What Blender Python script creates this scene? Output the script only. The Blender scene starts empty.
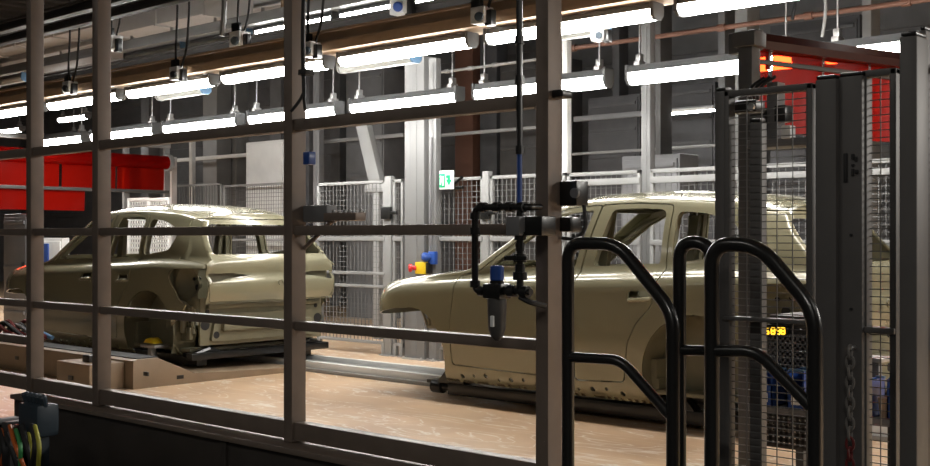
import bpy, bmesh, math, random
import numpy as np
from mathutils import Vector, Matrix
random.seed(7)
SC = bpy.context.scene
COL = SC.collection
PI = math.pi
# ---------------------------------------------------------------- camera frame
# world: X runs along the conveyor line, Y away across it, Z up
F, YAW, CX, HY, EYE = 1150.0, math.radians(42.3), 465.0, 237.0, 1.35
CY, SY = math.cos(YAW), math.sin(YAW)
def tt(px): return math.tan(math.atan((px-CX)/F)-YAW)          # X/Y of the ray through a column
def X(px, Y): return Y*tt(px)
def dep(px, Y): return Y*(CY - tt(px)*SY)
def Z(px, py, Y): return EYE + (HY-py)/F*dep(px, Y)
def at(px, py, Y): return Vector((X(px, Y), Y, Z(px, py, Y)))

# ---------------------------------------------------------------- materials
MATS = {}
def mat(name, base, rough=0.5, metal=0.0, coat=0.0, var=0.0, scale=6.0, bump=0.0, emit=None, estr=0.0, alpha=None, trans=0.0, rvar=0.0):
    m = bpy.data.materials.new(name); m.use_nodes = True
    nt = m.node_tree; b = nt.nodes['Principled BSDF']
    b.inputs['Base Color'].default_value = (*base, 1)
    b.inputs['Roughness'].default_value = rough
    b.inputs['Metallic'].default_value = metal
    b.inputs['Coat Weight'].default_value = coat
    b.inputs['Coat Roughness'].default_value = 0.12
    if trans: b.inputs['Transmission Weight'].default_value = trans
    if alpha is not None: b.inputs['Alpha'].default_value = alpha
    if emit:
        b.inputs['Emission Color'].default_value = (*emit, 1); b.inputs['Emission Strength'].default_value = estr
    if var or bump or rvar:
        tc = nt.nodes.new('ShaderNodeTexCoord')
        nz = nt.nodes.new('ShaderNodeTexNoise'); nz.inputs['Scale'].default_value = scale; nz.inputs['Detail'].default_value = 6
        nt.links.new(tc.outputs['Object'], nz.inputs['Vector'])
        if var:
            mr = nt.nodes.new('ShaderNodeMapRange')
            mr.inputs['From Min'].default_value = .3; mr.inputs['From Max'].default_value = .7
            mr.inputs['To Min'].default_value = 1-var; mr.inputs['To Max'].default_value = 1+var
            nt.links.new(nz.outputs['Fac'], mr.inputs['Value'])
            mx = nt.nodes.new('ShaderNodeMix'); mx.data_type = 'RGBA'; mx.blend_type = 'MULTIPLY'; mx.inputs['Factor'].default_value = 1
            mx.inputs['A'].default_value = (*base, 1)
            nt.links.new(mr.outputs['Result'], mx.inputs['B'])
            nt.links.new(mx.outputs['Result'], b.inputs['Base Color'])
        if rvar:
            mr2 = nt.nodes.new('ShaderNodeMapRange')
            mr2.inputs['To Min'].default_value = max(.03, rough-rvar); mr2.inputs['To Max'].default_value = rough+rvar
            nt.links.new(nz.outputs['Fac'], mr2.inputs['Value']); nt.links.new(mr2.outputs['Result'], b.inputs['Roughness'])
        if bump:
            bp = nt.nodes.new('ShaderNodeBump'); bp.inputs['Strength'].default_value = bump; bp.inputs['Distance'].default_value = .01
            nt.links.new(nz.outputs['Fac'], bp.inputs['Height']); nt.links.new(bp.outputs['Normal'], b.inputs['Normal'])
    MATS[name] = m
    return m

# ---------------------------------------------------------------- object helpers
def tag(o, label=None, cat=None, group=None, kind=None):
    if label: o['label'] = label
    if cat: o['category'] = cat
    if group: o['group'] = group
    if kind: o['kind'] = kind
    return o
def thing(name, label, cat, loc=(0, 0, 0), group=None):
    o = bpy.data.objects.new(name, None); COL.objects.link(o)
    o.empty_display_size = .1
    o.location = loc
    return tag(o, label, cat, group)
def root_offset(p):
    v = Vector((0, 0, 0))
    while p is not None:
        v += p.location; p = p.parent
    return v
def copy_tree(o, parent=None):
    c = o.copy(); COL.objects.link(c)
    if parent is not None: c.parent = parent
    for ch in list(o.children): copy_tree(ch, c)
    return c
def finish_mesh(me, m, angle=35):
    if m is not None:
        me.materials.clear(); me.materials.append(m)
    for p in me.polygons: p.use_smooth = True
    me.set_sharp_from_angle(angle=math.radians(angle))
def fillet(pts, r, n=6):
    pts = [Vector(p) for p in pts]
    out = [pts[0]]
    for a, b, c in zip(pts, pts[1:], pts[2:]):
        u, v = (a-b), (c-b)
        k = min(r, u.length*.49, v.length*.49)
        p0, p1 = b+u.normalized()*k, b+v.normalized()*k
        for i in range(n+1):
            t = i/n
            out.append(p0*(1-t)**2 + b*2*t*(1-t) + p1*t*t)
    out.append(pts[-1])
    return out
class MB:
    """collects shapes given in world coordinates and links them as one mesh object"""
    def __init__(self): self.bm = bmesh.new()
    def moved(self, other, M):
        other.bm.transform(M); me = bpy.data.meshes.new('t'); other.bm.to_mesh(me); other.bm.free()
        self.bm.from_mesh(me); bpy.data.meshes.remove(me)
        return self
    def box(self, x0, x1, y0, y1, z0, z1, bevel=0, M=None):
        if M is not None: return self.moved(MB().box(x0, x1, y0, y1, z0, z1, bevel), M)
        x0, x1 = sorted((x0, x1)); y0, y1 = sorted((y0, y1)); z0, z1 = sorted((z0, z1))
        vs = [self.bm.verts.new((x, y, z)) for z in (z0, z1) for y in (y0, y1) for x in (x0, x1)]
        fs = [self.bm.faces.new([vs[i] for i in q]) for q in ((0, 2, 3, 1), (4, 5, 7, 6), (0, 1, 5, 4), (2, 6, 7, 3), (0, 4, 6, 2), (1, 3, 7, 5))]
        if bevel:
            es = list({e for f in fs for e in f.edges})
            bmesh.ops.bevel(self.bm, geom=es, offset=min(bevel, .45*min(x1-x0, y1-y0, z1-z0)), segments=2, affect='EDGES', profile=.6)
        return self
    def prism(self, poly, axis, lo, hi, bevel=0, M=None):
        if M is not None: return self.moved(MB().prism(poly, axis, lo, hi, bevel), M)
        def P(a, b, c): return {'x': (c, a, b), 'y': (a, c, b), 'z': (a, b, c)}[axis]
        A = [self.bm.verts.new(P(a, b, lo)) for a, b in poly]
        B = [self.bm.verts.new(P(a, b, hi)) for a, b in poly]
        n = len(poly)
        fs = [self.bm.faces.new(A), self.bm.faces.new(B[::-1])]
        fs += [self.bm.faces.new((A[i], B[i], B[(i+1) % n], A[(i+1) % n])) for i in range(n)]
        if bevel:
            es = list({e for f in fs[:2] for e in f.edges})
            bmesh.ops.bevel(self.bm, geom=es, offset=bevel, segments=2, affect='EDGES', profile=.6)
        return self
    def tube(self, pts, r, seg=10, caps=True, r1=None):
        pts = [Vector(p) for p in pts]
        n = len(pts); rings = []
        nrm = None
        for i in range(n):
            t = (pts[min(i+1, n-1)] - pts[max(i-1, 0)])
            t = t.normalized() if t.length > 1e-9 else Vector((0, 0, 1))
            if nrm is None:
                nrm = t.orthogonal().normalized()
            else:
                nrm = (nrm - t*nrm.dot(t))
                nrm = nrm.normalized() if nrm.length > 1e-6 else t.orthogonal().normalized()
            bn = t.cross(nrm)
            rr = r if r1 is None else r + (r1-r)*i/(n-1)
            rings.append([self.bm.verts.new(pts[i] + (nrm*math.cos(2*PI*k/seg) + bn*math.sin(2*PI*k/seg))*rr) for k in range(seg)])
        for a, b in zip(rings, rings[1:]):
            for k in range(seg): self.bm.faces.new((a[k], a[(k+1) % seg], b[(k+1) % seg], b[k]))
        if caps:
            self.bm.faces.new(rings[0][::-1]); self.bm.faces.new(rings[-1])
        return self
    def cyl(self, p0, p1, r, seg=16, r1=None): return self.tube([p0, p1], r, seg, True, r1)
    def lathe(self, prof, origin, axis=(0, 0, 1), seg=20):
        """prof: (distance along the axis, radius)"""
        ax = Vector(axis).normalized(); u = ax.orthogonal().normalized(); w = ax.cross(u); o = Vector(origin)
        rings = []
        for h, r in prof:
            rings.append([self.bm.verts.new(o + ax*h + (u*math.cos(2*PI*k/seg) + w*math.sin(2*PI*k/seg))*max(r, 1e-4)) for k in range(seg)])
        for a, b in zip(rings, rings[1:]):
            for k in range(seg): self.bm.faces.new((a[k], a[(k+1) % seg], b[(k+1) % seg], b[k]))
        self.bm.faces.new(rings[0][::-1]); self.bm.faces.new(rings[-1])
        return self
    def grid(self, P):
        """P: rows of points"""
        V = [[self.bm.verts.new(p) for p in row] for row in P]
        for a, b in zip(V, V[1:]):
            for k in range(len(a)-1): self.bm.faces.new((a[k], a[k+1], b[k+1], b[k]))
        return self
    def mesh(self, name, off=Vector((0, 0, 0)), recalc=True):
        if recalc: bmesh.ops.recalc_face_normals(self.bm, faces=self.bm.faces[:])
        me = bpy.data.meshes.new(name)
        if off.length: bmesh.ops.translate(self.bm, verts=self.bm.verts[:], vec=-off)
        self.bm.to_mesh(me); self.bm.free()
        return me
    def build(self, name, m, parent=None, label=None, angle=35, base=None):
        off = root_offset(parent) if parent is not None else Vector(base or (0, 0, 0))
        me = self.mesh(name, off); finish_mesh(me, m, angle)
        o = bpy.data.objects.new(name, me); COL.objects.link(o)
        if parent is not None: o.parent = parent
        else: o.location = off
        if label: o['label'] = label
        return o
def link(name, me, m, parent, angle=30, label=None, ref=None):
    finish_mesh(me, m, angle)
    if ref is not None:
        me = smooth_from(me, ref)
        o = bpy.data.objects.new(name, me); COL.objects.link(o); o.parent = parent
        return o
    o = bpy.data.objects.new(name, me); COL.objects.link(o); o.parent = parent
    wn = o.modifiers.new('weighted', 'WEIGHTED_NORMAL'); wn.keep_sharp = True; wn.weight = 80
    if label: o['label'] = label
    return o
def boolean(me, cutters, op='DIFFERENCE', tol=False):
    """apply boolean modifiers with the cutter meshes one after another; returns a new mesh"""
    a = bpy.data.objects.new('work', me); COL.objects.link(a); tmp = []
    for c in cutters:
        b = bpy.data.objects.new('cutter', c); COL.objects.link(b); tmp.append(b)
        md = a.modifiers.new('cut', 'BOOLEAN'); md.operation = op; md.object = b; md.solver = 'EXACT'; md.use_self = tol
    dg = bpy.context.evaluated_depsgraph_get(); dg.update()
    r = bpy.data.meshes.new_from_object(a.evaluated_get(dg))
    for o in [a]+tmp: bpy.data.objects.remove(o)
    return r
def smooth_from(me, ref):
    """shading normals of the uncut shell on its surfaces, plain face normals on the cut edges"""
    from mathutils.bvhtree import BVHTree
    from mathutils.interpolate import poly_3d_calc
    rv = [v.co.copy() for v in ref.vertices]; rn = [v.normal.copy() for v in ref.vertices]; rp = [tuple(p.vertices) for p in ref.polygons]
    tree = BVHTree.FromPolygons(rv, rp)
    for p in me.polygons: p.use_smooth = True
    out = [None]*len(me.loops)
    for p in me.polygons:
        fn = p.normal
        for li in p.loop_indices:
            q = me.vertices[me.loops[li].vertex_index].co
            loc, nn, idx, dist = tree.find_nearest(q+fn*.002)
            n = fn
            if idx is not None and nn.dot(fn) > .45:
                w = poly_3d_calc([rv[i] for i in rp[idx]], loc); m = Vector((0, 0, 0))
                for k, i in enumerate(rp[idx]): m += rn[i]*w[k]
                if m.length > .1 and m.normalized().dot(fn) > .3: n = m.normalized()
            out[li] = n
    me.normals_split_custom_set([tuple(n) for n in out])
    return me
def solidify(me, th):
    a = bpy.data.objects.new('work', me); COL.objects.link(a)
    md = a.modifiers.new('sol', 'SOLIDIFY'); md.thickness = th; md.offset = -1; md.use_even_offset = False; md.use_quality_normals = True
    dg = bpy.context.evaluated_depsgraph_get(); dg.update()
    r = bpy.data.meshes.new_from_object(a.evaluated_get(dg))
    bpy.data.objects.remove(a)
    return r
ORD = ['first', 'second', 'third', 'fourth', 'fifth', 'sixth', 'seventh', 'eighth', 'ninth', 'tenth', 'eleventh', 'twelfth', 'thirteenth', 'fourteenth']
PAINT = mat('olive_primer_paint', (.275, .256, .162), .27, .12, 1.0)
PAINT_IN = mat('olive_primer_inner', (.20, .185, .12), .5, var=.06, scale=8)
FRAME = mat('grey_brown_frame_paint', (.20, .158, .13), .42, .2, var=.10, scale=9, rvar=.08)
DARK = mat('dark_grey_paint', (.075, .072, .070), .45, .1, var=.1, scale=7)
FENCE_DK = mat('dark_fence_paint', (.105, .10, .097), .45, .2, var=.12, scale=6)
BLACK = mat('black_powder_coat', (.007, .007, .007), .3, 0, .3)
RUBBER = mat('black_rubber', (.015, .015, .016), .6)
PLINTH = mat('brown_black_plinth', (.045, .038, .034), .5, .1, var=.15, scale=5)
WHITE = mat('white_paint', (.72, .72, .70), .45, var=.04, scale=5)
WIRE_W = mat('white_wire', (.15, .15, .148), .5)
FENCEW = mat('white_fence_paint', (.24, .24, .235), .5)
WIRE_D = mat('dark_wire', (.16, .157, .152), .4, .3)
GREYL = mat('light_grey_metal', (.28, .28, .275), .45, .1, var=.06, scale=4)
GREYM = mat('mid_grey_metal', (.18, .18, .185), .5, .2, var=.10, scale=4)
GREYD = mat('dark_grey_cladding', (.085, .085, .09), .55, .1, var=.15, scale=3)
STEEL = mat('galvanised_steel', (.50, .50, .50), .38, .75, var=.10, scale=14)
ALU = mat('bare_aluminium', (.62, .62, .62), .33, .8)
TAN = mat('tan_beam_paint', (.52, .36, .225), .55, var=.08, scale=5)
BEIGE = mat('beige_panel', (.24, .172, .11), .5, var=.12, scale=4, rvar=.1)
CEIL = mat('ceiling_deck', (.16, .16, .16), .6, .1, var=.1, scale=2)
BLUE = mat('blue_plastic', (.02, .07, .30), .35, 0, .2)
DUCT = mat('pale_duct_sheet', (.62, .62, .62), .5, .1, var=.05, scale=3)
SLATE = mat('slate_blue_plastic', (.03, .045, .06), .45)
COLG = mat('pale_grey_paint', (.165, .165, .163), .5, var=.05, scale=3)
AISLE = mat('dark_bounce_cut', (.06, .058, .055), .6, var=.1)  # dark tone for unseen aisle surfaces, keeps bounced light low
CAPG = mat('grey_end_cap', (.14, .145, .15), .45)
BLUEL = mat('blue_grey_plastic', (.12, .25, .42), .4)
YEL = mat('yellow_plastic', (.80, .55, .02), .4)
REDP = mat('red_plastic', (.55, .02, .02), .35)
ORG = mat('orange_cable', (.60, .13, .02), .45)
GRN = mat('green_cable', (.06, .32, .10), .45)
YGR = mat('yellow_green_cable', (.40, .38, .05), .45)
TERRA = mat('red_brown_pipe', (.16, .075, .05), .5)
WHITEP = mat('white_plastic', (.82, .83, .83), .35)
GREENS = mat('green_sign', (.0, .38, .16), .4, emit=(.02, .8, .35), estr=.08)
SIGNW = mat('sign_white', (.8, .85, .82), .4, emit=(.8, 1, .9), estr=.06)
LAMP = mat('lamp_diffuser', (.9, .9, .9), .4, emit=(1.0, .98, .94), estr=44)
LAMPOFF = mat('unlit_lamp_lens', (.42, .43, .41), .25)
DISP = mat('amber_display', (.05, .03, .0), .4, emit=(1.0, .55, .03), estr=2.2)
CHAINW = mat('white_chain', (.16, .15, .14), .4)
CHAINR = mat('red_chain', (.14, .02, .02), .4)
def make_red():
    m = mat('red_welding_curtain', (.24, .004, .002), .3)
    nt = m.node_tree; b = nt.nodes['Principled BSDF']; out = nt.nodes['Material Output']
    b.inputs['Specular IOR Level'].default_value = .25
    tr = nt.nodes.new('ShaderNodeBsdfTranslucent'); tr.inputs['Color'].default_value = (.34, .006, .002, 1)
    tp = nt.nodes.new('ShaderNodeBsdfTransparent'); tp.inputs['Color'].default_value = (1.0, .035, .006, 1)
    m1 = nt.nodes.new('ShaderNodeMixShader'); m1.inputs['Fac'].default_value = .55
    m2 = nt.nodes.new('ShaderNodeMixShader'); m2.inputs['Fac'].default_value = .35
    nt.links.new(b.outputs[0], m1.inputs[1]); nt.links.new(tr.outputs[0], m1.inputs[2])
    nt.links.new(m1.outputs[0], m2.inputs[1]); nt.links.new(tp.outputs[0], m2.inputs[2])
    nt.links.new(m2.outputs[0], out.inputs['Surface'])
    return m
RED = make_red()
def make_floor():
    m = mat('beige_floor_coating', (.50, .39, .29), .35)
    nt = m.node_tree; b = nt.nodes['Principled BSDF']
    tc = nt.nodes.new('ShaderNodeTexCoord')
    n1 = nt.nodes.new('ShaderNodeTexNoise'); n1.inputs['Scale'].default_value = .9; n1.inputs['Detail'].default_value = 8; n1.inputs['Roughness'].default_value = .65
    nt.links.new(tc.outputs['Object'], n1.inputs['Vector'])
    cr = nt.nodes.new('ShaderNodeValToRGB')
    cr.color_ramp.elements[0].position = .3; cr.color_ramp.elements[0].color = (.43, .265, .15, 1)
    cr.color_ramp.elements[1].position = .72; cr.color_ramp.elements[1].color = (.71, .515, .335, 1)
    nt.links.new(n1.outputs['Fac'], cr.inputs['Fac'])
    # thin pale drag marks
    mp = nt.nodes.new('ShaderNodeMapping'); mp.inputs['Rotation'].default_value = (0, 0, .5); mp.inputs['Scale'].default_value = (.45, 1.6, 1)
    nt.links.new(tc.outputs['Object'], mp.inputs['Vector'])
    n2 = nt.nodes.new('ShaderNodeTexNoise'); n2.inputs['Scale'].default_value = 2.3; n2.inputs['Detail'].default_value = 3; n2.inputs['Distortion'].default_value = 1.6
    nt.links.new(mp.outputs['Vector'], n2.inputs['Vector'])
    su = nt.nodes.new('ShaderNodeMath'); su.operation = 'SUBTRACT'; su.inputs[1].default_value = .5
    ab = nt.nodes.new('ShaderNodeMath'); ab.operation = 'ABSOLUTE'
    mr = nt.nodes.new('ShaderNodeMapRange'); mr.inputs['From Min'].default_value = .0; mr.inputs['From Max'].default_value = .022
    mr.inputs['To Min'].default_value = .75; mr.inputs['To Max'].default_value = 0
    nt.links.new(n2.outputs['Fac'], su.inputs[0]); nt.links.new(su.outputs[0], ab.inputs[0]); nt.links.new(ab.outputs[0], mr.inputs['Value'])
    mx = nt.nodes.new('ShaderNodeMix'); mx.data_type = 'RGBA'
    mx.inputs['B'].default_value = (.80, .76, .70, 1)
    nt.links.new(mr.outputs['Result'], mx.inputs['Factor']); nt.links.new(cr.outputs['Color'], mx.inputs['A'])
    nt.links.new(mx.outputs['Result'], b.inputs['Base Color'])
    m3 = nt.nodes.new('ShaderNodeMapRange'); m3.inputs['To Min'].default_value = .22; m3.inputs['To Max'].default_value = .5
    nt.links.new(n1.outputs['Fac'], m3.inputs['Value']); nt.links.new(m3.outputs['Result'], b.inputs['Roughness'])
    return m
FLOORM = make_floor()
# ================================================================ car body in white (local: x from nose to tail, y across, z up)
def pch(xs, ys):
    xs = np.array(xs, float); ys = np.array(ys, float); h = np.diff(xs); d = np.diff(ys)/h
    m = np.zeros_like(xs); m[0] = d[0]; m[-1] = d[-1]
    for i in range(1, len(xs)-1):
        if d[i-1]*d[i] > 0:
            w1, w2 = 2*h[i]+h[i-1], h[i]+2*h[i-1]
            m[i] = (w1+w2)/(w1/d[i-1]+w2/d[i])
    def f(x):
        x = min(max(x, xs[0]), xs[-1]); i = min(int(np.searchsorted(xs, x, 'right'))-1, len(h)-1)
        t = (x-xs[i])/h[i]
        return float((2*t**3-3*t*t+1)*ys[i]+(t**3-2*t*t+t)*h[i]*m[i]+(-2*t**3+3*t*t)*ys[i+1]+(t**3-t*t)*h[i]*m[i+1])
    return f
LEN = 4.12
Wm = pch([0, .1, .25, .5, .8, 1.2, 2, 3.2, 3.75, 4.0, 4.12], [.62, .745, .82, .875, .90, .912, .92, .92, .905, .875, .85])
Zlo = pch([0, .5, 1, 3.2, 4.12], [.20, .18, .17, .17, .22])
Zsh = pch([0, .12, .3, .8, 1.2, 2, 3, 3.6, 4.12], [.83, .885, .935, 1.0, 1.035, 1.07, 1.115, 1.14, 1.125])
Zr = pch([0, .1, .3, .8, 1.15, 1.3, 1.6, 1.85, 2.0, 2.15, 2.4, 2.8, 3.3, 3.8, 4.12], [.87, .935, .99, 1.065, 1.11, 1.185, 1.385, 1.54, 1.615, 1.66, 1.695, 1.705, 1.685, 1.635, 1.59])
Zc = pch([0, .1, .3, .8, 1.2, 1.35, 1.5, 1.75, 2.0, 2.2, 2.4, 2.8, 3.3, 3.8, 4.12], [.85, .91, .965, 1.03, 1.07, 1.12, 1.215, 1.38, 1.53, 1.585, 1.605, 1.615, 1.595, 1.545, 1.50])
Yc = pch([0, .1, .3, .8, 1.2, 1.35, 2.05, 2.8, 3.4, 3.9, 4.12], [.50, .64, .73, .79, .81, .80, .68, .665, .655, .625, .60])
URz = pch([.15, .42, .55, .72, .80, .90, .955, .975, 1.06, 1.13, 1.17, 1.5, 1.6, 1.8], [4.16, 4.19, 4.22, 4.235, 4.275, 4.285, 4.27, 4.235, 4.25, 4.24, 4.20, 3.93, 3.90, 3.9])
def section(u):
    w, z0, zs, zc, yc, zr = Wm(u), Zlo(u), Zsh(u), Zc(u), Yc(u), Zr(u)
    zm = z0+(zs-z0)*.50
    k_ = min(1, max(0, (u-.5)/.5)); k2 = min(1, max(0, (u-1.3)/.5))
    c = pch([z0, z0+.07, z0+.16, zm, z0+(zs-z0)*.76, zs-.085, zs-.05, zs], [w-.10, w-.045, w-.022, w, w-.004-.006*k_, w-.010-.008*k_, w-.024-.016*k_-.008*k2, w-.060-.035*k_-.028*k2])
    pts = []
    n1 = 24
    for i in range(n1+1):
        z = z0+(zs-z0)*i/n1
        pts.append((c(z), z))
    y0, zz = pts[-1]
    n2 = 10
    for i in range(1, n2+1):
        t = i/n2
        bow = .022*math.sin(PI*t)*min(1, max(0, (zc-zs)/.3))
        pts.append((y0+(yc-y0)*t+bow, zz+(zc-zz)*t))
    n3 = 14; qq = 1-.27*min(1, max(0, (zc-zs)/.3))
    for i in range(1, n3+1):
        a = i/n3*PI/2
        y = yc*math.cos(a) if i < n3 else 0.0
        z = zc+(zr-zc)*(1-(y/yc)**2.4)**qq
        pts.append((y, z))
    return pts
def car_shell(solid=True):
    us = list(np.concatenate([np.linspace(0, .5, 16), np.linspace(.54, 1.2, 16), np.linspace(1.24, 2.3, 28), np.linspace(2.36, 3.6, 22), np.linspace(3.63, LEN, 16)]))
    rows = []
    for u in us:
        s = section(u); row = []
        k = 0 if u < 3.55 else (u-3.55)/(LEN-3.55); k = k*k*(3-2*k)
        kf = max(0, 1-u/.45); kf = kf*kf
        for sgn, seq in ((-1, s), (1, s[-2::-1])):
            for y, z in seq:
                x = u
                if k: x += k*(URz(z)-LEN + .05*(1-(y/.85)**2))
                if kf: x += kf*(.10*(y/.62)**2-.06 + .10*max(0, .75-z))
                row.append((x, sgn*y, z))
        rows.append(row)
    mb = MB(); mb.grid(rows)
    # tail panel between the two edges of the last ring, nose panel the same
    n = len(rows[0]); h = n//2
    for ring, tail in ((rows[-1], True), (rows[0], False)):
        P = []
        for j in range(h):
            a, b = ring[j], ring[n-1-j]; r = []
            for q in range(17):
                t = q/16; y = a[1]+(b[1]-a[1])*t
                x = a[0]
                x += .05*((a[1]/.85)**2-(y/.85)**2) if tail else .10*((y/.62)**2-(a[1]/.62)**2)
                z = a[2]
                r.append((x, y, z))
            P.append(r)
            if j == h-4: break
        mb.grid(P)
        mb.bm.faces.new([mb.bm.verts.new(p) for p in P[-1] + [ring[n-1-j] for j in range(h-3, h)] + [ring[h]] + [ring[j] for j in range(h-1, h-4, -1)]])
    bmesh.ops.remove_doubles(mb.bm, verts=mb.bm.verts[:], dist=.0008)
    me = mb.mesh('shell')
    # make sure normals point outwards
    bm = bmesh.new(); bm.from_mesh(me)
    bm.faces.ensure_lookup_table()
    top = max(bm.faces, key=lambda f: f.calc_center_median().z)
    if top.normal.z < 0: bmesh.ops.reverse_faces(bm, faces=bm.faces[:])
    bm.to_mesh(me); bm.free()
    return solidify(me, .016) if solid else me
def pr(poly, axis, lo, hi): return MB().prism(poly, axis, lo, hi).mesh('c')
def offset_poly(poly, d):
    """push the outline out by d (polygon given either way round)"""
    n = len(poly); area = sum(poly[i][0]*poly[(i+1) % n][1]-poly[(i+1) % n][0]*poly[i][1] for i in range(n))
    s = 1 if area > 0 else -1; out = []
    for i in range(n):
        p0, p1, p2 = Vector(poly[i-1]), Vector(poly[i]), Vector(poly[(i+1) % n])
        e1, e2 = (p1-p0).normalized(), (p2-p1).normalized()
        n1, n2 = Vector((e1.y, -e1.x))*s, Vector((e2.y, -e2.x))*s
        b = n1+n2; b = b/max(b.dot(n1), .35)
        out.append((p1.x+b.x*d, p1.y+b.y*d))
    return out
def rounded(poly, r, n=4):
    m = len(poly); out = []
    for i in range(m):
        a, b, c = Vector(poly[i-1]), Vector(poly[i]), Vector(poly[(i+1) % m])
        u, v = a-b, c-b; k = min(r, u.length*.4, v.length*.4)
        p0, p1 = b+u.normalized()*k, b+v.normalized()*k
        for q in range(n+1):
            t = q/n; w = p0*(1-t)**2+b*2*t*(1-t)+p1*t*t; out.append((w.x, w.y))
    return out
def arc(cx, cz, r, a0, a1, n): return [(cx+r*math.cos(math.radians(a0+(a1-a0)*i/n)), cz+r*math.sin(math.radians(a0+(a1-a0)*i/n))) for i in range(n+1)]
FA, RA = (.68, .36, .40), (3.42, .40, .42)          # wheel arches: centre x, z, radius
WIN_F = rounded([(1.50, 1.105), (1.75, 1.275), (2.0, 1.435), (2.2, 1.525), (2.44, 1.552), (2.33, 1.125)], .03)
WIN_R = rounded([(2.49, 1.135), (2.61, 1.555), (2.9, 1.558), (3.07, 1.545), (3.08, 1.15)], .05)
WIN_Q = rounded([(3.17, 1.165), (3.165, 1.535), (3.4, 1.515), (3.62, 1.445), (3.68, 1.36), (3.60, 1.22)], .06)
DOOR_F = ([(1.17, .32), (1.155, .62), (1.20, 1.03), (1.40, 1.075), (1.75, 1.325), (2.0, 1.485), (2.2, 1.565), (2.50, 1.585), (2.38, 1.10), (2.40, .70), (2.40, .30)])
DOOR_R = ([(2.414, .30), (2.414, .70), (2.394, 1.10), (2.514, 1.586), (2.8, 1.592), (3.115, 1.578), (3.125, 1.10), (3.07, .86), (2.95, .74), (2.88, .60), (2.84, .32)])
HOOD = ([(-.2, -.60), (.3, -.70), (.8, -.755), (1.14, -.78), (1.20, -.6), (1.16, 0), (1.20, .6), (1.14, .78), (.8, .755), (.3, .70), (-.2, .60)])
ROOF = ([(2.12, -.585), (2.08, 0), (2.12, .585), (3.0, .575), (3.80, .545), (3.84, 0), (3.80, -.545), (3.0, -.575)])
GATE = ([(-.755, .73), (-.79, .95), (-.785, 1.10), (-.645, 1.525), (.645, 1.525), (.785, 1.10), (.79, .95), (.755, .73)])
REARW = rounded([(-.685, 1.18), (-.585, 1.475), (.585, 1.475), (.685, 1.18)], .05)
SCREEN = rounded([(-.735, 1.15), (-.585, 1.575), (.585, 1.575), (.735, 1.15)], .04)
def frames_mesh():
    bm = bmesh.new(); bm.from_mesh(car_shell(False))
    for v in bm.verts: v.normal_update()
    for v in bm.verts: v.co -= v.normal*.018
    bmesh.ops.delete(bm, geom=[v for v in bm.verts if not (1.35 < v.co.x < 3.9 and v.co.z > 1.0 and v.co.y < -.52)], context='VERTS')
    me = bpy.data.meshes.new('t'); bm.to_mesh(me); bm.free()
    T = solidify(me, .055)
    o = MB(); i = MB()
    for p, q in ((WIN_F, .04), (WIN_R, .04), (WIN_Q, .035)):
        o.prism(offset_simple(p, q), 'y', -1.3, -.45); i.prism(offset_simple(p, .012), 'y', -1.4, -.35)
    T = boolean(T, [o.mesh('c')], 'INTERSECT', True)
    return boolean(T, [i.mesh('c')], 'DIFFERENCE', True)
def offset_simple(poly, d):
    c = [sum(p[k] for p in poly)/len(poly) for k in (0, 1)]
    n = len(poly); area = sum(poly[i][0]*poly[(i+1) % n][1]-poly[(i+1) % n][0]*poly[i][1] for i in range(n)); s = 1 if area > 0 else -1; out = []
    for i in range(n):
        e = (Vector(poly[(i+1) % n])-Vector(poly[i-1])).normalized(); out.append((poly[i][0]+e.y*s*d, poly[i][1]-e.x*s*d))
    return out
def mirrored(me):
    bm = bmesh.new(); bm.from_mesh(me)
    for v in bm.verts: v.co.y *= -1
    bmesh.ops.reverse_faces(bm, faces=bm.faces[:])
    r = bpy.data.meshes.new('m'); bm.to_mesh(r); bm.free(); return r
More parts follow.
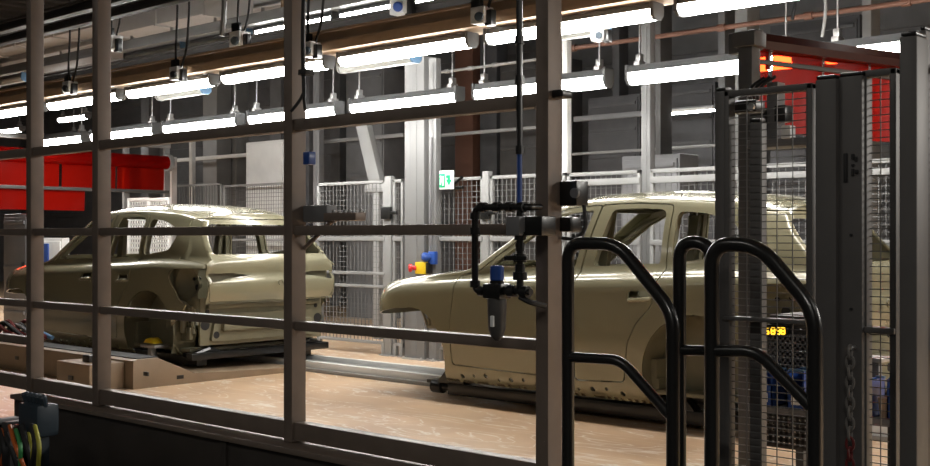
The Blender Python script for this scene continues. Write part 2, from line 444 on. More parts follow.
def make_car(name, label, loc, group):
    S = car_shell(); REF = S
    cut = []
    for lo, hi in ((-1.3, -.52), (.52, 1.3)):
        for p in (WIN_F, WIN_R, WIN_Q): cut.append(pr(p, 'y', lo, hi))
        cut.append(MB().cyl((FA[0], lo, FA[1]), (FA[0], hi, FA[1]), FA[2], 48).mesh('c'))
        cut.append(MB().cyl((RA[0], lo, RA[1]), (RA[0], hi, RA[1]), RA[2], 48).mesh('c'))
    cut.append(pr(SCREEN, 'x', .95, 2.04))
    cut.append(pr(REARW, 'x', 3.72, 4.8))
    cut.append(pr([(-1, -.5), (-1, .63), (.02, .66), (.24, .705), (.46, .745), (.68, .755), (.68, -.5)], 'y', -1.4, 1.4))       # front bumper not fitted
    cut.append(pr([(3.92, .0), (3.80, .46), (3.97, .60), (4.06, .715), (4.8, .715), (4.8, 0)], 'y', -1.4, 1.4))                # rear bumper not fitted
    for s in (-1, 1):                                                                                                            # tail lamp openings
        lamp = rounded([(3.76, .985), (3.84, 1.045), (4.8, 1.06), (4.8, .70), (4.02, .70), (3.93, .755), (3.885, .83), (3.80, .90)], .04)
        cut.append(pr(lamp, 'y', s*.79, s*1.2))
        slot = rounded([(s*.30, .972), (s*.50, .955), (s*.745, .915), (s*.765, 1.0), (s*.50, 1.0)], .01)
        cut.append(pr(slot, 'x', 4.0, 4.8))
    holes = MB()
    for i in range(13):
        x = 1.25+i*.13
        holes.cyl((x, -1.2, .225+.012*(i % 3)), (x, -.6, .225+.012*(i % 3)), .014 if i % 2 else .020, 10)
    cut.append(holes.mesh('c'))
    pocket = MB()
    for sgn in (-1, 1):
        for hx in (2.26, 2.98):
            pocket.prism(rounded([(hx-.10, .90), (hx-.10, .965), (hx+.095, .975), (hx+.095, .91)], .03), 'y', sgn*.70, sgn*1.2)
    cut.append(pocket.mesh('c'))
    S = boolean(S, cut)
    car = thing(name, label, 'car', loc, group)
    g = .0095
    big = []
    ring = frames_mesh()
    for sgn in (-1, 1):
        me = ring if sgn < 0 else mirrored(ring)
        link('window_return', me, PAINT_IN, car)
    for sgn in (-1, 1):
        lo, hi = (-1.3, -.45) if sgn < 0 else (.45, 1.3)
        for nm, poly, hx in (('front_door', DOOR_F, 2.26), ('rear_door', DOOR_R, 2.98)):
            d = link(nm, boolean(S, [pr(rounded(poly, .03), 'y', lo, hi)], 'INTERSECT'), PAINT, car, ref=REF)
            # grip strap across the empty handle opening
            y = sgn*(Wm(hx)+.004)
            hb = MB(); hb.tube(fillet([(hx-.085, y-sgn*.03, .905), (hx-.07, y+sgn*.018, .903), (hx+.06, y+sgn*.018, .913), (hx+.085, y-sgn*.03, .917)], .02), .016, 8)
            o = hb.build('door_handle', PAINT, None); o.parent = d
            o.location = (0, 0, 0)
            # inner door skin with stiffening holes closes the shell behind the opening
            inner = MB()
            xs = [p[0] for p in poly]
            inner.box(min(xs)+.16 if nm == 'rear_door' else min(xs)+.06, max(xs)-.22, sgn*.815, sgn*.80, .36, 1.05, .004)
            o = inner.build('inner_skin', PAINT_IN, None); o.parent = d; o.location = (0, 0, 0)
            big.append(pr(rounded(offset_poly(poly, g), .035), 'y', lo-.1 if sgn < 0 else lo, hi))
    link('bonnet', boolean(S, [pr(rounded(HOOD, .03), 'z', .74, 1.22)], 'INTERSECT'), PAINT, car, ref=REF)
    big.append(pr(rounded(offset_poly(HOOD, g*.8), .035), 'z', .72, 1.24))
    link('roof_panel', boolean(S, [pr(rounded(ROOF, .03), 'z', 1.45, 2)], 'INTERSECT'), PAINT, car, ref=REF)
    big.append(pr(rounded(offset_poly(ROOF, g), .035), 'z', 1.44, 2.1))
    tg = link('tailgate', boolean(S, [pr(rounded(GATE, .03), 'x', 3.80, 4.8)], 'INTERSECT'), PAINT, car, ref=REF)
    big.append(pr(rounded(offset_poly(GATE, g), .035), 'x', 3.79, 4.9))
    # little latch socket ring on the tailgate
    mb = MB(); mb.lathe([(0, .030), (.012, .030), (.012, .018), (.004, .018)], (4.385, 0.0, .90), (1, 0, 0), 18)
    o = mb.build('latch_socket', PAINT_IN, None); o.parent = tg; o.location = (0, 0, 0)
    mb = MB(); mb.grid([[(4.20+.03*(1-(y/.75)**2), y, z) for y in np.linspace(-.74, .74, 9)] for z in (.75, .9, 1.05)])
    o = mb.build('inner_skin', PAINT_IN, None); o.parent = tg; o.location = (0, 0, 0)
    link('body_shell', boolean(S, big), PAINT, car, ref=REF)
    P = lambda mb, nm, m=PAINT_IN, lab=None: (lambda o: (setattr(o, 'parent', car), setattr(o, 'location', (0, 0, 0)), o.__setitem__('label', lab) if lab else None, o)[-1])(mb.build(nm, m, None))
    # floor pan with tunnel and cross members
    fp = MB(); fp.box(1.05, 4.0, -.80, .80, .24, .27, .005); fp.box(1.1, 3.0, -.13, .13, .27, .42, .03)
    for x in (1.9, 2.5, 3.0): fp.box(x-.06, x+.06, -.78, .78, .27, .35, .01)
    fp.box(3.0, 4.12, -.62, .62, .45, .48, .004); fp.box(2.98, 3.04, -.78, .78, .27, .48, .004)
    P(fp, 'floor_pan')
    # firewall, engine bay rails, strut towers, crash beam
    fw = MB(); fw.box(1.10, 1.14, -.80, .80, .27, 1.02, .004); fw.box(1.12, 1.30, -.76, .76, 1.0, 1.06, .01)
    P(fw, 'firewall')
    for s in (-1, 1):
        r = MB(); r.box(.55, 1.12, s*.50, s*.56, .56, .64, .01); r.lathe([(0, .12), (.18, .11), (.24, .07)], (.80, s*.60, .66), (0, 0, 1), 18); P(r, 'front_rail')
        r = MB(); r.box(.30, 1.12, s*.70, s*.75, .80, .86, .008); r.cyl((.62, s*.72, .80), (.70, s*.70, .60), .012, 8); r.cyl((.74, s*.72, .80), (.72, s*.70, .60), .012, 8); P(r, 'fender_brace')
    cb = MB(); cb.box(.20, .25, -.56, .56, .80, .86, .01); P(cb, 'radiator_bar')
    # wheel houses: rounded inner tubs behind the rear arches and front arch liners
    for s in (-1, 1):
        for (cx, cz, r, wd, front) in ((*RA, .26, False),):
            w = MB(); ro, ri = [], []
            for (x, z) in arc(cx, cz, r+.012, 205 if not front else 150, -25, 20):
                ro.append((x, s*.885, z)); ri.append((x, s*(.885-wd), z))
            w.grid([ro, ri])
            if not front:
                w.bm.faces.new([w.bm.verts.new(p) for p in ri])
                w.box(cx-.05, cx+.12, s*.64, s*.66, .42, .58, .01)
            P(w, 'wheel_house')
    # inner pillar reinforcements and roof bows seen through the openings
    for s in (-1, 1):
        b = MB(); b.prism([(2.40, .30), (2.52, .30), (2.49, 1.05), (2.57, 1.53), (2.50, 1.53), (2.38, 1.05)], 'y', s*.59, s*.635)
        P(b, 'inner_pillar')
    rb = MB()
    for x in (2.1, 2.6, 3.1, 3.62): rb.box(x-.04, x+.04, -.57, .57, Zr(x)-.10, Zr(x)-.075, .004)
    P(rb, 'roof_bow')
    # tail panel behind the missing bumper: lamp pockets, beam, closing sheets
    tp = MB(); tp.box(4.08, 4.11, -.76, .76, .30, .76, .004)
    tp.prism(rounded([(-.66, .34), (-.60, .60), (.60, .60), (.66, .34)], .04), 'x', 4.11, 4.15)
    tp.box(4.12, 4.17, -.70, .70, .655, .70, .012)
    P(tp, 'tail_panel')
    bm_ = MB(); bm_.box(4.15, 4.21, -.55, .55, .44, .52, .015)
    for s in (-1, 1): bm_.box(4.10, 4.16, s*.42, s*.52, .42, .54, .01)
    P(bm_, 'bumper_beam')
    for s in (-1, 1):
        for y, z, r, d in ((.60, .40, .035, .04), (.705, .50, .05, .006), (.68, .63, .022, .006)):
            hol = MB(); hol.cyl((4.112, s*y, z), (4.112+d, s*y, z), r, 16)
            P(hol, 'drain_opening', RUBBER, 'black round opening in the tail panel')
    for s in (-1, 1):
        lp = MB()       # dished lamp pocket and raw quarter sheet below it
        rows = []
        for i in range(13):
            x = 3.70+i*.037; row = []
            for j in range(13):
                z = .66+j*.036; dd = math.hypot((x-3.96)/.17, (z-.90)/.15)
                row.append((x, s*(.80-.13*max(0, 1-dd*dd)+.012*math.sin(i*1.9)*math.sin(j*1.3)), z))
            rows.append(row)
        lp.grid(rows)
        lp.lathe([(0, .05), (.015, .05), (.022, .03)], (3.97, s*.675, .89), (0, s, 0), 16)
        lp.tube(fillet([(3.80, s*.80, .70), (3.93, s*.83, .72), (4.03, s*.80, .64), (4.05, s*.79, .42)], .05), .022, 8)
        P(lp, 'lamp_pocket')
        lp = MB(); rows = []
        for i in range(9):
            x = 3.74+i*.042
            rows.append([(x, s*(.79+.02*math.sin(i*1.3)*(j % 3-1)), .34+j*.05) for j in range(8)])
        lp.grid(rows); lp.box(3.90, 3.95, s*.79, s*.85, .42, .66, .012); lp.box(3.98, 4.06, s*.77, s*.82, .60, .68, .012); lp.box(3.97, 4.04, s*.78, s*.83, .36, .48, .01)
        P(lp, 'quarter_inner_sheet')
        for hx, hz, hr in ((3.99, .86, .030), (3.93, .94, .016), (4.03, .95, .014), (3.87, .58, .022), (4.02, .54, .018)):
            hb = MB(); hb.cyl((hx, s*(.70 if hz > .8 else .80), hz), (hx, s*(.712 if hz > .8 else .815), hz), hr, 12); P(hb, 'access_hole', RUBBER, 'small dark access hole in the raw sheet')
        continue
        P(lp, 'lamp_pocket')
    ds = MB(); ds.box(1.0, 1.12, .2, .5, .3, .6, .02)
    P(ds, 'pedal_box')
    return car
CARS = 'car bodies on the conveyor line'
car1 = make_car('car', 'olive car body without wheels behind the black air pipe loop and tube handrails', (-7.52, 7.72, 0), CARS)
car2 = copy_tree(car1)
car2.location = (-13.43, 7.22, 0)
car2['label'] = 'olive car body with its open tail end seen, beside the beige guard boxes'
# ================================================================ the hall
def struct(name, mb, m, base=None):
    o = mb.build(name, m, None, base=base); o['kind'] = 'structure'; return o
XL, XR, YN, YF, ZT = -34.0, 9.0, -3.5, 17.0, 6.6
fl = MB(); fl.box(XL-.2, XR+.2, YN-.2, YF+.2, -.15, 0); struct('floor', fl, FLOORM)
fl = MB(); fl.box(XL, XR, YN, 3.10, 0, .004); struct('trim_40', fl, AISLE)  # unseen dark sheet over the aisle floor, added to cut bounced light
ce = MB(); ce.box(XL-.2, XR+.2, YN-.2, YF+.2, ZT, ZT+.2)
x = XL+.3
while x < XR: ce.box(x, x+.18, YN, YF, ZT-.07, ZT+.02); x += .55
struct('ceiling', ce, CEIL)
w = MB(); w.box(XL, XR, YF, YF+.2, 0, ZT)
z = .25
while z < ZT-.1: w.box(XL, XR, YF-.05, YF+.02, z, z+.12); z += .42
struct('wall_back', w, GREYM)
w = MB(); w.box(XL-.2, XL, YN, YF, 0, ZT); struct('wall_left', w, GREYM)
w = MB(); w.box(XR, XR+.2, YN, YF, 0, ZT); struct('wall_right', w, GREYD)
w = MB(); w.box(XL, XR, YN-.2, YN, 0, ZT); struct('wall_front', w, AISLE)
# trims: steel columns and rails standing against the far wall
def vpost(n, px0, px1, Y, d, z1, m, z0=0, bevel=.008):
    mb = MB(); mb.box(X(px0, Y), X(px1, Y+d*.3), Y, Y+d, z0, z1, bevel); return mb
STRUCT_POSTS = [(203, 221, 13.5, .35, ZT, GREYL), (226, 240, 13.9, .30, ZT, GREYL), (141, 152, 14.5, .3, ZT, GREYM), (300, 312, 12.2, .2, ZT, GREYD), (384, 399, 14.5, .3, ZT, GREYD),
                (455, 476, 15, .3, ZT, TERRA), (480, 500, 15, .3, ZT, GREYD), (655, 664, 11.5, .25, ZT, DARK), (612, 622, 14.5, .25, ZT, GREYD), (718, 728, 13, .25, ZT, GREYM), (735, 751, 12, .3, ZT, GREYL), (862, 874, 12.5, .25, ZT, GREYL), (270, 284, 14, .25, ZT, GREYM), (330, 343, 15, .3, ZT, GREYM)]
for i, (a, b, Y, d, z1, m) in enumerate(STRUCT_POSTS):
    struct('trim_%d' % (i+1), vpost('', a, b, Y, d, z1, m), m)
# ---------------------------------------------------------------- dark machine panels against the far wall, pale cabinets
def cabinet(px0, px1, py0, Y, d, m, label, z0=0, ribs=0, name='machine_cabinet', cat='cabinet', doors=1):
    x0, x1 = X(px0, Y), X(px1, Y); z1 = Z((px0+px1)/2, py0, Y)
    t = thing(name, label, cat, ((x0+x1)/2, Y+d/2, z0))
    b = MB(); b.box(x0, x1, Y, Y+d, z0, z1, .012); b.build('body', m, t)
    wd = (x1-x0)/doors
    for k in range(doors):
        q = MB(); q.box(x0+k*wd+.03, x0+(k+1)*wd-.03, Y-.02, Y+.004, z0+.08, z1-.05, .006)
        for r in range(ribs):
            zz = z0+.2+(z1-z0-.35)*r/max(1, ribs-1); q.box(x0+k*wd+.06, x0+(k+1)*wd-.06, Y-.04, Y-.015, zz, zz+.05, .004)
        dd = q.build('door', m, t)
        h = MB(); h.box(x0+(k+1)*wd-.10, x0+(k+1)*wd-.075, Y-.05, Y-.018, z0+(z1-z0)*.5, z0+(z1-z0)*.5+.14, .004)
        h.build('handle', BLACK, dd)
    return t
cabinet(246, 284, 141, 11.8, .5, WHITE, 'tall pale cabinet beyond the first olive car tail, beside the grey steel columns', doors=1)
cabinet(588, 640, 96, 14, .6, GREYD, 'tall dark ribbed machine panel between the aluminium posts at the far wall', ribs=9)
cabinet(662, 715, 84, 14, .6, GREYD, 'tall dark ribbed machine panel just beyond the bright strip lamp', ribs=10)
cabinet(500, 560, 60, 14.5, .6, DARK, 'black machine housing behind the vertical air pipe', ribs=7)
cabinet(346, 384, 70, 13, .5, GREYM, 'tall grey ribbed panel behind the slanted grey brace', ribs=8)
cabinet(770, 860, 20, 13, .5, GREYD, 'dark ribbed machine panel above the red curtain hood', ribs=9)
cabinet(622, 680, 155, 11.2, .4, GREYM, 'low grey box shaped cabinet behind the white fence top beam', ribs=2)
cabinet(4, 28, 214, 8.2, .12, GREYM, 'grey cabinet with a mesh top beyond the nose of the tail-on car', ribs=3)
t = cabinet(39, 62, 238, 8.6, .12, WHITE, 'white cabinet with a blue stripe seen through the tail-on car windows')
b = MB(); b.box(X(45, 8.58), X(49, 8.58), 8.56, 8.582, .35, 1.25, .003); b.build('stripe', BLUE, t, 'blue stripe')
# white strip of low window band / white worktop seen through car glass openings
def xbar(name, label, cat, px, py, Y, hz, dy, px0, px1, m, group=None, kind=None):
    z = Z(px, py, Y); x0, x1 = X(px0, Y), X(px1, Y)
    mb = MB(); mb.box(x0, x1, Y-dy/2, Y+dy/2, z-hz/2, z+hz/2, min(.006, hz*.2))
    o = mb.build(name, m, None, base=((x0+x1)/2, Y, z)); tag(o, label, cat, group, kind); return o
PIPES = 'pipes and rails along the far wall'
xbar('wall_rail', 'grey rail along the far wall behind the aluminium posts', 'conduit', 650, 113, 12.8, .07, .07, 575, 760, GREYM)
xbar('wall_rail', 'thin white rail running just above the white fence beam', 'conduit', 650, 149.5, 12.6, .035, .04, 560, 735, GREYL)
xbar('wall_rail', 'white rail low on the far wall left of the dark vertical air pipe', 'conduit', 470, 133, 13.2, .05, .05, 428, 540, GREYL)
xbar('wall_rail', 'white rail on the far wall behind the slanted brace', 'conduit', 345, 140, 12.7, .06, .05, 312, 404, GREYL)
xbar('wall_rail', 'white rail between the grey columns, above the red curtain end', 'conduit', 220, 157, 13.2, .07, .05, 172, 290, WHITE)
def pipe_line(name, label, px, py, Y, r, px0, px1, m):
    z = Z(px, py, Y); mb = MB(); mb.cyl((X(px0, Y), Y, z), (X(px1, Y), Y, z), r, 10)
    for k in range(5):
        xx = X(px0, Y)+(X(px1, Y)-X(px0, Y))*(k+.5)/5; mb.cyl((xx-.04, Y, z), (xx+.04, Y, z), r*1.5, 10)
    o = mb.build(name, m, None, base=(X((px0+px1)/2, Y), Y, z)); return tag(o, label, 'pipe')
pipe_line('hanging_pipe', 'red brown pipe crossing above the lower lamp row', 640, 39, 10, .025, 540, 960, TERRA)
pipe_line('hanging_pipe', 'thin grey pipe behind the lower lamps at the vertical air pipe', 480, 67, 11, .02, 436, 560, STEEL)
t = thing('wall_lamp', 'short bright strip lamp on the far wall rail right of the aluminium post', 'lamp', (X(700, 12.6), 12.6, Z(700, 112, 12.6)))
z = Z(691, 111.5, 12.6); b = MB(); b.box(X(667, 12.6), X(716, 12.6), 12.52, 12.72, z, z+.035, .006); b.build('housing', WHITE, t)
b = MB(); b.box(X(668, 12.6), X(715, 12.6), 12.55, 12.69, z-.012, z+.002, .006); b.build('diffuser', LAMP, t)
# slanted grey brace
b = MB(); p0, p1 = at(363, 122, 10.5), at(378, 186, 10.5); b.prism([(p0.x-.11, p0.z), (p0.x+.11, p0.z), (p1.x+.11, p1.z), (p1.x-.11, p1.z)], 'y', 10.45, 10.55, .006)
b.box(p1.x-.18, p1.x+.18, 10.42, 10.58, p1.z-.08, p1.z+.02, .005); b.box(p1.x-.05, p1.x+.05, 10.46, 10.54, 0, p1.z-.05, .005)
tag(b.build('slanted_brace', GREYL, None, base=(p1.x, 10.5, 0)), 'slanted light grey brace above the white fence beside the tall white column', 'brace')
# ---------------------------------------------------------------- tall posts and column near the white fence
def post_thing(name, label, px0, px1, Y, d, pyt, m, fit=True, cat='post', zt=None):
    x0, x1 = X(px0, Y), X(px1, Y); zt = zt or Z((px0+px1)/2, pyt, Y)
    t = thing(name, label, cat, ((x0+x1)/2, Y+d/2, 0))
    b = MB(); b.box(x0, x1, Y, Y+d, 0.01, zt, .008)
    g = (x1-x0)*.14
    b.box((x0+x1)/2-g, (x0+x1)/2+g, Y-.004, Y+.01, .05, zt-.05)
    b.build('shaft', m, t)
    f = MB(); f.box(x0, x1, Y-.05, Y+d+.05, 0, .015, .004)
    for sx in (x0+.015, x1-.015): f.cyl((sx, Y-.03, .015), (sx, Y-.03, .03), .012, 8)
    f.build('foot_plate', STEEL, t)
    return t
colw = post_thing('white_column', 'wide white column behind the yellow emergency stop', 404.5, 424, 9.0, .26, 57, COLG, cat='column')
postA = post_thing('profile_post', 'slim aluminium post right of the wide white column', 428.5, 436, 9.02, .08, 58, COLG)
post_thing('profile_post', 'aluminium post rising above the right car roof', 641, 650, 9.45, .09, 22, COLG)
post_thing('profile_post', 'aluminium post just right of the near dark upright by the black sensor', 562, 567, 9.45, .08, 40, WHITE)
post_thing('profile_post', 'white post at the end of the far red curtain', 166.5, 172, 11.2, .1, 157, WHITE)
post_thing('profile_post', 'thin white post left of the two grey steel columns', 189, 192, 12.2, .08, 140, WHITE)
post_thing('profile_post', 'bluish grey post between the near upright and the pale cabinet', 313, 319, 11.3, .1, 40, GREYM)
# emergency stop and blue coupling on the slim post
p = at(420, 268, 8.94)
t = thing('emergency_stop', 'yellow emergency stop box with red button beside the wide white column', 'switch', p)
b = MB(); b.box(p.x-.06, p.x+.10, 8.92, 8.99, p.z-.065, p.z+.065, .01); b.build('box', YEL, t)
b = MB(); b.lathe([(0, .025), (.04, .025), (.045, .045), (.075, .045), (.085, .03)], (p.x-.04, 8.92, p.z), (-.75, -.66, 0), 16); b.build('button', REDP, t)
b = MB(); b.box(p.x+.10, p.x+.14, 8.925, 8.995, p.z-.06, p.z+.06, .006); b.build('back_plate', BLACK, t)
p = at(428, 257, 8.95)
t = thing('hose_coupling', 'round blue coupling above the yellow emergency stop', 'coupling', p)
b = MB(); b.lathe([(-.03, .03), (.02, .05), (.05, .05), (.07, .03)], p, (-.6, -.8, 0), 16); b.build('body', BLUE, t)
b = MB(); b.box(p.x-.01, p.x+.09, 8.955, 9.01, p.z-.08, p.z+.06, .01); b.build('bracket', BLUE, t)
b = MB(); b.tube(fillet([(p.x+.0, 8.98, p.z+.05), (p.x+.0, 8.98, p.z+.5), (p.x+.0, 9.0, p.z+1.3)], .1), .014, 8); b.build('hose', GREYM, t)
# ---------------------------------------------------------------- white mesh fence behind the cars
def mesh_panel(px0, px1, Y, z0, z1, label, pitch=.06, wire=.0055, rails=(), group=None, name='mesh_fence_panel', m=FENCEW, mw=WIRE_W, frame=.035, vp=None, post=True):
    x0, x1 = X(px0, Y), X(px1, Y)
    t = thing(name, label, 'fence panel', ((x0+x1)/2, Y, 0), group)
    f = MB(); r = frame
    f.box(x0, x0+r, Y-.02, Y+.02, z0, z1, .004); f.box(x1-r, x1, Y-.02, Y+.02, z0, z1, .004)
    f.box(x0, x1, Y-.02, Y+.02, z1-r, z1, .004); f.box(x0, x1, Y-.02, Y+.02, z0, z0+r, .004)
    f.build('frame', m, t)
    for zr, hr in rails:
        q = MB(); q.box(x0+.002, x1-.002, Y-.03, Y+.025, zr-hr/2, zr+hr/2, .004); q.build('rail', m, t)
    g = MB(); vp = vp or pitch
    n = max(2, int((x1-x0-2*r)/vp))
    for i in range(1, n): xx = x0+r+(x1-x0-2*r)*i/n; g.box(xx-wire/2, xx+wire/2, Y-wire, Y, z0+r, z1-r)
    n = max(2, int((z1-z0-2*r)/pitch))
    for i in range(1, n): zz = z0+r+(z1-z0-2*r)*i/n; g.box(x0+r, x1-r, Y, Y+wire, zz-wire/2, zz+wire/2)
    g.build('wire_mesh', mw, t)
    if post:
        for xx in (x0+.03, x1-.03):
            q = MB(); q.box(xx-.025, xx+.025, Y-.025, Y+.025, 0, z0+.02, .004); q.box(xx-.03, xx+.03, Y-.06, Y+.06, 0, .012, .003); q.build('foot', m, t)
    return t
FY = 9.1
mesh_panel(318, 386, FY, .12, 2.0, 'white mesh fence panel left of the latch gate, under the slanted brace', rails=((1.33, .05), (.93, .035), (.78, .035)))
mesh_panel(393.8, 404, FY, .12, 2.0, 'narrow white mesh fence panel left of the wide white column', rails=((1.33, .05),))
mesh_panel(438, 484, FY, .12, 1.99, 'white mesh fence panel under the green exit sign', rails=((1.33, .05),))
mesh_panel(491, 566, FY, .12, 1.99, 'white mesh fence panel behind the black pipe loop', rails=((1.33, .05),))
mesh_panel(568, 641, FY, .12, 1.98, 'white mesh fence panel seen through the right car rear door window', rails=((1.30, .05), (1.88, .06)))
mesh_panel(651, 742, FY, .12, 1.98, 'white mesh fence panel right of the tall aluminium post', rails=((1.30, .05), (1.88, .06)))
mesh_panel(744, 830, FY, .12, 1.98, 'white mesh fence panel seen through the dark guard mesh', rails=((1.30, .05), (1.88, .06)))
mesh_panel(832, 960, FY, .12, 1.98, 'white mesh fence panel beyond the tail of the right car', rails=((1.30, .05), (1.88, .06)))
mesh_panel(224, 290, 11.5, .12, Z(250, 184, 11.5), 'white mesh fence panel in front of the tall pale cabinet', rails=((1.3, .04),))
mesh_panel(174, 222, 11.5, .12, Z(200, 184, 11.5), 'white picket style fence panel between the red curtain and the steel columns', pitch=.6, vp=.075, wire=.016)
def gate_post(px0, px1, label, pl):
    x0, x1 = X(px0, FY), X(px1, FY); t = thing('fence_post', label, 'post', ((x0+x1)/2, FY, 0))
    b = MB(); b.box(x0, x1, FY-.035, FY+.035, 0.01, 2.04, .006); b.build('shaft', FENCEW, t)
    b = MB(); b.box(x0, x1, FY-.08, FY+.08, 0, .012, .003); b.build('foot_plate', FENCEW, t)
    z = Z((px0+px1)/2, pl, FY); b = MB(); b.box(x0-.02, x1+.03, FY-.075, FY-.035, z-.07, z+.07, .008); b.box(x1+.0, x1+.12, FY-.07, FY-.05, z-.02, z+.02, .006); b.build('latch', BLACK, t)
gate_post(386.5, 393, 'white fence post with a black latch left of the wide white column', 213)
gate_post(484.5, 490.5, 'white fence post with a black latch behind the black pipe loop', 213)
# exit sign on the fence
p = at(446, 180, 9.0)
t = thing('exit_sign', 'small green and white escape route sign on the white fence', 'sign', p)
b = MB(); b.box(p.x-.085, p.x+.12, 8.985, 9.0, p.z-.10, p.z+.10, .003); b.build('board', SIGNW, t)
b = MB(); b.box(p.x-.078, p.x+.0, 8.978, 8.986, p.z-.08, p.z+.07, .002); b.build('green_field', GREENS, t)
b = MB(); b.prism([(p.x+.02, p.z+.05), (p.x+.075, p.z+.05), (p.x+.075, p.z-.0), (p.x+.10, p.z), (p.x+.06, p.z-.06), (p.x+.02, p.z), (p.x+.045, p.z), (p.x+.045, p.z+.02), (p.x+.02, p.z+.02)], 'y', 8.978, 8.986); b.build('arrow', GREENS, t)
b = MB()     # running figure and doorway
b.box(p.x-.03, p.x-.012, 8.972, 8.979, p.z-.06, p.z+.04); b.lathe([(0, .012), (.004, .012)], (p.x-.052, 8.974, p.z+.035), (0, -1, 0), 10)
b.prism([(p.x-.066, p.z-.05), (p.x-.054, p.z-.05), (p.x-.042, p.z-.01), (p.x-.044, p.z+.02), (p.x-.06, p.z+.015)], 'y', 8.972, 8.979)
b.build('pictogram', SIGNW, t)
# bits clipped on the mesh under the sign
for (a, c, bb, d, lab) in ((441, 189, 449, 189, 'short black cable clip under the green exit sign'), (454, 188.5, 463, 187.5, 'second short black cable clip right of the green exit sign'), (452, 186, 462, 177, 'slanted black cable tie on the mesh right of the exit sign')):
    p, q = at(a, c, 9.06), at(bb, d, 9.06); b = MB(); b.cyl(p, q, .016, 8); tag(b.build('cable_clip', BLACK, None, base=p), lab, 'clip')
# perforated white panels seen behind the tail-on car
def perforated(px0, px1, py0, py1, Y, nx, nz, m, label):
    x0, x1 = X(px0, Y), X(px1, Y); pm = (px0+px1)/2; z1, z0 = Z(pm, py0, Y), Z(pm, py1, Y)
    t = thing('perforated_panel', label, 'panel', ((x0+x1)/2, Y, 0))
    b = MB(); bar = .45
    for i in range(nx+1):
        w_ = (x1-x0)/nx; xc = x0+i*w_; b.box(max(x0, xc-w_*bar/2), min(x1, xc+w_*bar/2), Y-.004, Y+.004, z0, z1)
    for i in range(nz+1):
        w_ = (z1-z0)/nz; zc = z0+i*w_; b.box(x0, x1, Y-.004, Y+.004, max(z0, zc-w_*bar/2), min(z1, zc+w_*bar/2))
    b.build('perforated_sheet', m, t)
    f = MB(); f.box(x0-.05, x0, Y-.02, Y+.02, 0, z1, .004); f.box(x1, x1+.05, Y-.02, Y+.02, 0, z1, .004); f.box(x0-.05, x1+.05, Y-.02, Y+.02, z1, z1+.05, .004); f.box(x0-.05, x1+.05, Y-.02, Y+.02, z0-.05, z0, .004)
    f.build('frame', m, t)
perforated(130, 147.5, 201, 262, 9.9, 7, 13, WHITE, 'white perforated panel beyond the rear door window of the tail-on car')
perforated(151, 168, 201, 262, 9.9, 7, 13, WHITE, 'white perforated panel beyond the quarter window of the tail-on car')
p = at(125, 247, 10.6)
t = thing('warning_light', 'small amber and red warning light behind the tail-on car', 'light', (p.x, p.y, 0))
b = MB(); b.cyl((p.x, p.y, 0), (p.x, p.y, p.z), .03, 10); b.cyl((p.x, p.y, 0), (p.x, p.y, .02), .1, 14); b.build('stand', GREYM, t)
b = MB(); b.lathe([(0, .10), (.07, .11), (.15, .08)], (p.x, p.y, p.z), (0, 0, 1), 16); b.build('amber_lens', YEL, t)
b = MB(); b.lathe([(0, .06), (.05, .06), (.07, .03)], (p.x, p.y, p.z+.15), (0, 0, 1), 16); b.build('red_lens', REDP, t)
# ================================================================ lamps and overhead structure
def fixture(name, x0, x1, Y, zb, label, group, lit=True, clips=True, rod=None, k=1.0):
    """linear weatherproof fixture; zb = underside of the lens"""
    t = thing(name, label, 'lamp', ((x0+x1)/2, Y, zb), group)
    b = MB(); b.prism([(Y+.78*a_, zb+k*b_) for a_, b_ in ((-.06, .115), (.06, .115), (.085, .07), (-.085, .07))], 'x', x0, x1, .004)
    b.build('housing', CAPG if lit else GREYM, t)
    b = MB(); b.prism([(Y+.78*a_, zb+k*b_) for a_, b_ in ((-.083, .069), (.083, .069), (.075, .03), (.04, 0), (-.04, 0), (-.075, .03))], 'x', x0+.02, x1-.02, .006)
    b.build('diffuser', LAMP if lit else LAMPOFF, t)
    for s, xx in ((-1, x0), (1, x1)):
        b = MB(); b.prism([(Y+.78*a_, zb+k*b_) for a_, b_ in ((-.09, .118), (.09, .118), (.09, .03), (.045, -.004), (-.045, -.004), (-.09, .03))], 'x', xx-(.02 if s > 0 else .008), xx+(.008 if s > 0 else .02), .003)
        b.build('end_cap', (CAPG if lit else (BLUEL if s > 0 else GREYL)), t)
        if clips:
            b = MB(); b.box(xx-s*.10-.03, xx-s*.10+.03, Y-.05, Y+.05, zb+k*.112, zb+k*.112+.04, .006)
            if rod: b.cyl((xx-s*.10, Y, zb+k*.12), (xx-s*.10, Y, zb+.14+rod), .008, 8); b.box(xx-s*.10-.025, xx-s*.10+.025, Y-.03, Y+.03, zb+k*.12+.02, zb+k*.12+.09, .008)
            b.build('hanger', STEEL, t)
    return t
YA, YB = 6.85, 8.35
ZA, ZB = 2.87, 2.68
ROWA = 'lit fixtures under the tan beam'; ROWB = 'lit fixtures hanging on rods behind the tan beam'
ks = list(range(-4, 3))
for n, k in enumerate(ks):
    x0 = YA*(-1.126+.254*k)
    lab = 'lit tube fixture under the tan beam, %s from the left' % ORD[n]
    fixture('hanging_light_fixture', x0, x0+1.56, YA, ZA, lab, ROWA)
for n, k in enumerate(range(-4, 4)):
    x0 = YB*(-1.105+.2135*k)
    lab = 'lit fixture on thin rods in the lower row, %s from the left' % ORD[n]
    fixture('hanging_light_fixture', x0, x0+1.56, YB, ZB-.01, lab, ROWB, rod=.72, k=1.4)
YC_ = 7.65
